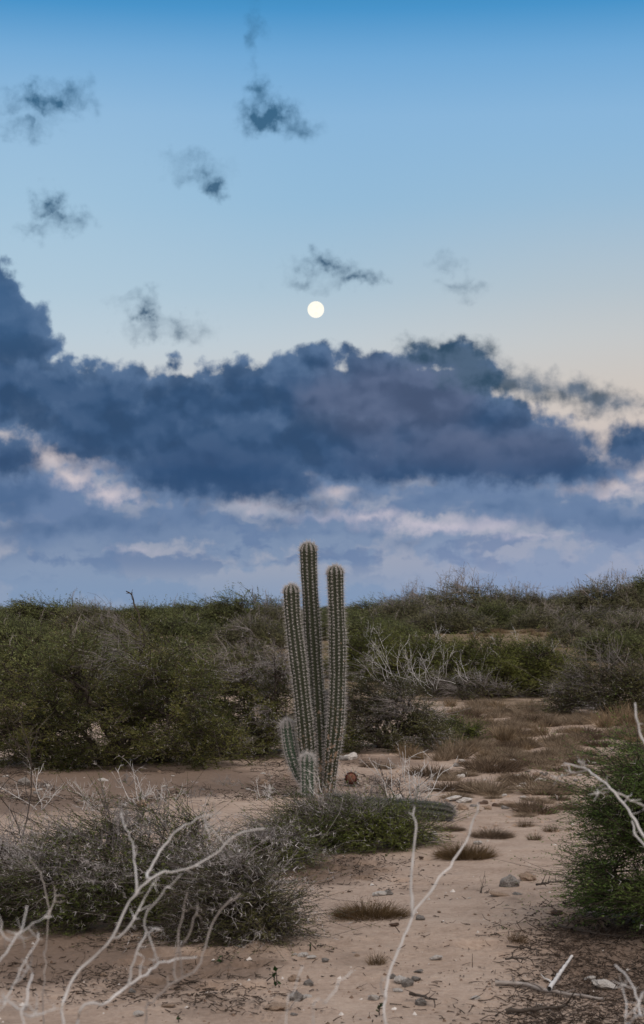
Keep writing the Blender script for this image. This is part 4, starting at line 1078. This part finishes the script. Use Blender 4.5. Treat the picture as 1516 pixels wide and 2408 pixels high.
for k in range(260):
    x = rt.uniform(1060, 1530); y = 1655 + 145 * rt.random() ** .9
    if y > 1785 and x < 1150: continue
    if y > 1690 and vnoise(x * .022, y * .07, 40) > .16 - .0012 * (y - 1690): continue
    kd = rt.choice(['mound', 'mound', 'mound', 'tuft'])
    tussock(kd, x, y, rt.uniform(50, 100) if kd == 'mound' else rt.uniform(30, 60), 'dry brown grass tussock in the upper field of grass beyond the sand', 'tussocks of the upper grass field', zs=rt.uniform(.5, .8))
for k in range(70):
    x = rt.uniform(1020, 1520); y = rt.uniform(1790, 1925)
    if x < 1180 and y > 1880: continue
    tussock('mound', x, y, rt.uniform(45, 95), 'low brown grass tussock on the sand below the upper grass field', 'tussocks at the lower edge of the grass field', zs=rt.uniform(.45, .7))
for k in range(26):
    x = rt.uniform(1110, 1360); y = rt.uniform(1486, 1503)
    tussock('tuft', x, y, rt.uniform(14, 26), 'dry tuft in the pale strip of grass high on the dune slope', 'tufts of the pale strip on the slope', v=0, zs=.7)

# ------------------------------------------------------------------ stones
def rock_mesh(seed, mat, flat=.6, rough=.35):
    bm = bmesh.new(); bmesh.ops.create_icosphere(bm, subdivisions=3, radius=1.0)
    v = np.array([q.co[:] for q in bm.verts]); rg_ = np.random.default_rng(seed)
    f = np.ones(len(v))
    for k in range(9):                                  # chipped flat faces
        nrm = norm(rg_.normal(size=3)); h_ = rg_.uniform(.55, .9); dd = v @ nrm
        v = v - np.maximum(dd - h_, 0)[:, None] * nrm * .85
    nz = vnoise(v[:, 0] * 2.3 + v[:, 2] * 1.1, v[:, 1] * 2.3 - v[:, 2] * 1.7, seed) + .5 * vnoise(v[:, 0] * 5 - v[:, 2] * 3, v[:, 1] * 5 + v[:, 2] * 4, seed + 1)
    v = v * (1 + rough * nz)[:, None] * np.array([1, rg_.uniform(.6, .85), flat])
    for q, c in zip(bm.verts, v): q.co = c
    me = bpy.data.meshes.new('stone'); bm.to_mesh(me); bm.free(); me.materials.append(M[mat])
    return me
RM = {k: [rock_mesh(200 + 10 * i + j, k, fl, ro) for j, (fl, ro) in enumerate([(.55, .5), (.7, .6), (.35, .5), (.25, .4)])] for i, k in enumerate(['chalk', 'tan', 'grey', 'brown'])}
def stone(mat, x, y, w, label, v=None, group=None, sink=.5):
    p = gr(x, y); me = RM[mat][v if v is not None else rt.randrange(4)]
    sc = w / 2 * p[1] / FPX
    o = link('stone', me); o.location = p + np.array([0, sc * .5, sc * .45 * (1 - sink)]); o.scale = (sc, sc, sc)
    o.rotation_euler = (rt.uniform(-.2, .2), rt.uniform(-.2, .2), rt.uniform(-.5, .5))
    return tag(o, label, 'stone', group)
for a in [
    ('chalk', 193, 1806, 34, 'white square stone under the large thorn shrub', 0), ('grey', 58, 1846, 34, 'grey hollow stone on the sand at the far left', 1), ('chalk', 243, 1838, 26, 'pale stone at the shadow edge left of the clearing', 2), ('tan', 335, 1897, 36, 'tan stone behind the middle of the thorny foreground shrub', 0),
    ('chalk', 411, 1880, 12, 'tiny white stone in the clearing', 0), ('tan', 620, 1845, 26, 'tan stone in the clearing left of the cactus', 1), ('chalk', 825, 1786, 36, 'pale stone with a dark hollow behind the globe cactus', 1), ('grey', 808, 1788, 26, 'dark stone touching the pale hollow one behind the globe cactus', 0),
    ('chalk', 936, 1886, 40, 'pale rounded boulder behind the low bush', 1), ('chalk', 1228, 1856, 26, 'bright white stone between brown grass mounds', 0), ('chalk', 1272, 1840, 34, 'flat pale stone at the foot of the wide brown mound', 2), ('chalk', 1284, 1870, 14, 'tiny white stone under the wide brown mound', 0),
    ('brown', 1140, 1892, 26, 'dark brown stone at the top of the bare sand', 0), ('brown', 1164, 1897, 18, 'small dark brown stone right of the other at the top of the bare sand', 1), ('tan', 1195, 1895, 40, 'flat brown slab at the top of the bare sand', 2), ('chalk', 1065, 1884, 46, 'flat white slab behind the tip of the fallen cactus', 3),
    ('chalk', 1095, 1888, 40, 'broken white slab right of the tip of the fallen cactus', 2), ('tan', 1086, 1905, 30, 'tan stone touching the tip of the fallen cactus', 1), ('chalk', 994, 1974, 36, 'pale stone under the right end of the low bush', 0), ('chalk', 1020, 1966, 26, 'second pale stone at the right end of the low bush', 1), ('grey', 1018, 1978, 30, 'grey stone in front of the pale ones by the low bush', 2),
    ('chalk', 1126, 1985, 24, 'white stone beside the flat grass mat', 0), ('tan', 1056, 1970, 18, 'tan stone between two grass mats', 1), ('grey', 1204, 2087, 54, 'pitted grey rock on the open sand', 1), ('tan', 1176, 2110, 46, 'thin flat slab just below the pitted grey rock', 3), ('grey', 1219, 2106, 24, 'small flat grey stone right of the thin slab', 2),
    ('tan', 1242, 2070, 44, 'pale brown rock behind the pitted grey rock', 0), ('chalk', 895, 2108, 36, 'white stone behind the wide flat grass mat', 0), ('grey', 916, 2106, 26, 'grey stone right of the white one behind the grass mat', 1), ('grey', 988, 2163, 26, 'small grey stone right of the fork of the Y branch', 0), ('brown', 928, 2178, 26, 'flat brown stone left of the Y branch', 2), ('brown', 1313, 2152, 32, 'dark stone at the upper edge of the litter', 0),
    ('chalk', 945, 2310, 36, 'largest white stone of the pile at the foot of the Y branch', 0), ('grey', 962, 2318, 34, 'grey stone on the right of the pile at the foot of the Y branch', 1), ('grey', 978, 2306, 24, 'dark stone at the far right of the pile by the Y branch', 0), ('chalk', 938, 2333, 26, 'lowest white stone of the pile at the foot of the Y branch', 2), ('grey', 925, 2300, 20, 'small stone on the left of the pile by the Y branch', 1),
    ('chalk', 881, 2352, 30, 'white skull-like stone left of the foot of the Y branch', 1), ('grey', 993, 2364, 32, 'dark lumpy stone beside the stick at the bottom of the path', 1), ('chalk', 1120, 2352, 26, 'white round stone low on the open sand', 0), ('chalk', 1028, 2257, 32, 'pale flat stone in the middle of the path', 2), ('grey', 986, 2287, 24, 'flat grey stone above the pile by the Y branch', 3),
    ('chalk', 1390, 2306, 30, 'white stone among the litter in the lower right', 0), ('chalk', 1428, 2326, 62, 'largest pale slab among the litter in the lower right', 2), ('grey', 765, 2261, 20, 'small grey stone left of the small grass tuft', 0),
    ('chalk', 714, 2250, 28, 'white stone left of a long white one on the lower sand', 0), ('chalk', 732, 2254, 26, 'long white stone like a bone on the lower sand', 3), ('tan', 692, 2308, 34, 'rusty tan stone on the lower sand', 0), ('grey', 728, 2318, 28, 'pointed grey stone right of the rusty tan one', 1), ('tan', 652, 2378, 58, 'large flat speckled brown stone near the bottom edge', 2), ('grey', 700, 2352, 38, 'grey stone heap, larger left piece, near the bottom edge', 1),
    ('chalk', 722, 2350, 30, 'whitish stone on the right of the grey heap near the bottom edge', 0), ('grey', 691, 2390, 20, 'small dark stone at the bottom edge under the heap', 0), ('chalk', 661, 2127, 14, 'small white stone at the tip of the thorn shrub', 0), ('chalk', 698, 2114, 24, 'white stone among low weeds right of the thorn shrub', 1), ('grey', 310, 2335, 22, 'grey stone under the thick pale branch', 0), ('tan', 397, 2370, 36, 'flat tan stone below the brownish branch', 3), ('chalk', 327, 2388, 28, 'whitish tan stone at the bottom edge left', 0), ('tan', 242, 2296, 18, 'small tan stone left of the thick pale branch', 1)]:
    stone(*a)
for k in range(60):
    x = rt.uniform(1000, 1400); y = rt.uniform(1775, 1905)
    stone(rt.choice(['chalk', 'chalk', 'tan', 'grey']), x, y, rt.uniform(9, 22), 'small stone among the grass tussocks on the sandy slope', None, 'small stones on the sandy slope')
for k in range(22):
    x = rt.uniform(0, 690); y = rt.uniform(1815, 1900)
    stone(rt.choice(['chalk', 'tan', 'grey']), x, y, rt.uniform(7, 18), 'small stone on the clearing left of the cactus', None, 'small stones of the left clearing')
for k in range(26):
    x = rt.uniform(560, 1300); y = rt.uniform(2010, 2400)
    stone(rt.choice(['grey', 'tan', 'brown', 'chalk']), x, y, rt.uniform(6, 14), 'small stone scattered on the open sand of the path', None, 'small stones on the path')

# pebbles, crumbs of earth and fallen plant litter: past counting
def in_view(n, x0, x1, y0, y1, rng):
    a = np.array([gr(x, y) for x, y in ((x0, y0), (x1, y0), (x0, y1), (x1, y1))])
    P_ = []
    for x, y in zip(rng.uniform(x0, x1, n), rng.uniform(y0, y1, n)):
        d = EYE * FPX / max(60., y - HOR); q = at(x, HOR, d); P_.append((q[0], d))
    P_ = np.array(P_); return np.stack([P_[:, 0], P_[:, 1], terr(P_[:, 0], P_[:, 1], True)], 1)
rp = np.random.default_rng(77)
def pebbles(n, box, lo, hi, mat, label, name='pebbles'):
    o = in_view(n, *box, rp); g = Geo()
    r = lo * (hi / lo) ** (rp.random(n) ** 2.2)
    base = np.array([[1, 0, 0], [0, 1, 0], [-1, 0, 0], [0, -1, 0], [0, 0, .8], [0, 0, -.6]], float)
    V = o[:, None] + (base[None] * rp.uniform(.6, 1.25, (n, 6, 1)) + rp.normal(size=(n, 6, 3)) * .14) * r[:, None, None]
    i = np.arange(n)[:, None] * 6
    t = np.concatenate([i + q for q in ([0, 1, 4], [1, 2, 4], [2, 3, 4], [3, 0, 4], [1, 0, 5], [2, 1, 5], [3, 2, 5], [0, 3, 5])], 1).reshape(-1, 3)
    g.add(V.reshape(-1, 3), tri=t)
    return tag(link(name, g.mesh(name, M[mat])), label, 'pebbles', None, 'stuff')
M['crumb'] = wood_material('soil_crumbs', (.07, .045, .03), (.22, .15, .11), 3.0)
pebbles(1100, (-40, 1560, 1990, 2440), .003, .012, 'crumb', 'dark crumbs of earth strewn over the sand')
pebbles(220, (-40, 1560, 1820, 2440), .004, .018, 'chalk', 'pale pebbles strewn over the sand')
pebbles(900, (760, 1540, 1770, 1960), .006, .03, 'tan', 'tan pebbles strewn over the grassy slope')
def litter(n, box, L, mat, label, clump=0):
    o = in_view(n, *box, rp)
    if clump:
        c = o[rp.integers(0, n, clump)]
        o = c[rp.integers(0, clump, n)] + np.stack([rp.normal(size=n) * .14, rp.normal(size=n) * .16, np.zeros(n)], 1)
        o[:, 2] = terr(o[:, 0], o[:, 1], True)
    az = rp.random(n) * 2 * math.pi
    D = np.stack([np.cos(az), np.sin(az) * .7, rp.normal(size=n) * .16], 1)
    g = Geo(); p = walk(o + np.array([0, 0, .006]), D, L * rp.uniform(.3, 1.3, n), 3, rp, .3)
    tubes(g, p, np.linspace(.0019, .0009, 3)[None] * rp.uniform(.6, 1.7, (n, 1)), 3)
    lv = o + np.stack([rp.normal(size=n) * .03, rp.normal(size=n) * .03, np.full(n, .004)], 1)
    leaves(g, lv, np.stack([np.cos(az), np.sin(az), np.full(n, .12)], 1), .022 * rp.uniform(.5, 1.4, n), .006, rp)
    return tag(link('plant_litter', g.mesh('plant_litter', M[mat])), label, 'litter', None, 'stuff')
M['litter'] = wood_material('plant_litter', (.018, .014, .011), (.085, .062, .048), 4.0)
litter(3600, (1245, 1580, 2120, 2440), .055, 'litter', 'dark fallen twigs and dead leaves on the sand in the lower right', 60)
litter(900, (-40, 640, 2190, 2360), .05, 'litter', 'dark fallen twigs under the thorny shrub in the lower left', 14)
litter(420, (620, 1000, 1985, 2080), .045, 'litter', 'dead bits under the low bush before the cactus', 22)
litter(110, (700, 1200, 2090, 2400), .05, 'litter', 'sparse dry bits scattered on the path')
litter(2400, (-60, 1000, 1775, 1880), .09, 'litter', 'dark litter under the large thorn shrubs', 60)

# seedlings
M['seed'] = leaf_material('seedling_leaves', (.012, .028, .008), (.02, .045, .012), (.035, .065, .02))
def seedling(label, x, y, htop, n, seed):
    p = gr(x, y); rng = np.random.default_rng(seed); h_ = (y - htop) * p[1] / FPX
    o = thing('seedling', p, label, 'plant')
    g = Geo(); c = walk(np.zeros((2, 3)), np.array([[.1, 0, 1.], [-.2, 0, 1.]]), h_, 5, rng, .15); tubes(g, c, np.full((2, 5), .002), 4); link('stem', g.mesh('stem', M['bark']), o)
    ids = rng.integers(0, 2, n); a, t = on_lines(c, ids, rng.uniform(.3, 1, n))
    for k in range(n):
        g = Geo(); d_ = norm(rng.normal(size=3) + np.array([0, -.3, .4])); leaves(g, a[k:k + 1], d_[None], np.array([h_ * .6]), np.array([h_ * .2]), rng, True)
        link('leaf', g.mesh('leaf', M['seed']), o)
seedling('small dark green seedling with round leaves on the lower sand', 650, 2316, 2286, 6, 1)
seedling('narrow green seedling at the edge of the thorny shrub', 522, 2270, 2246, 5, 2)
seedling('tiny green seedling right of the thorn shrub tips', 730, 2236, 2222, 5, 3)
seedling('tiny green seedling at the foot of the Y branch', 893, 2388, 2366, 6, 4)
seedling('tiny green seedling at the bottom edge left of centre', 421, 2404, 2388, 5, 5)
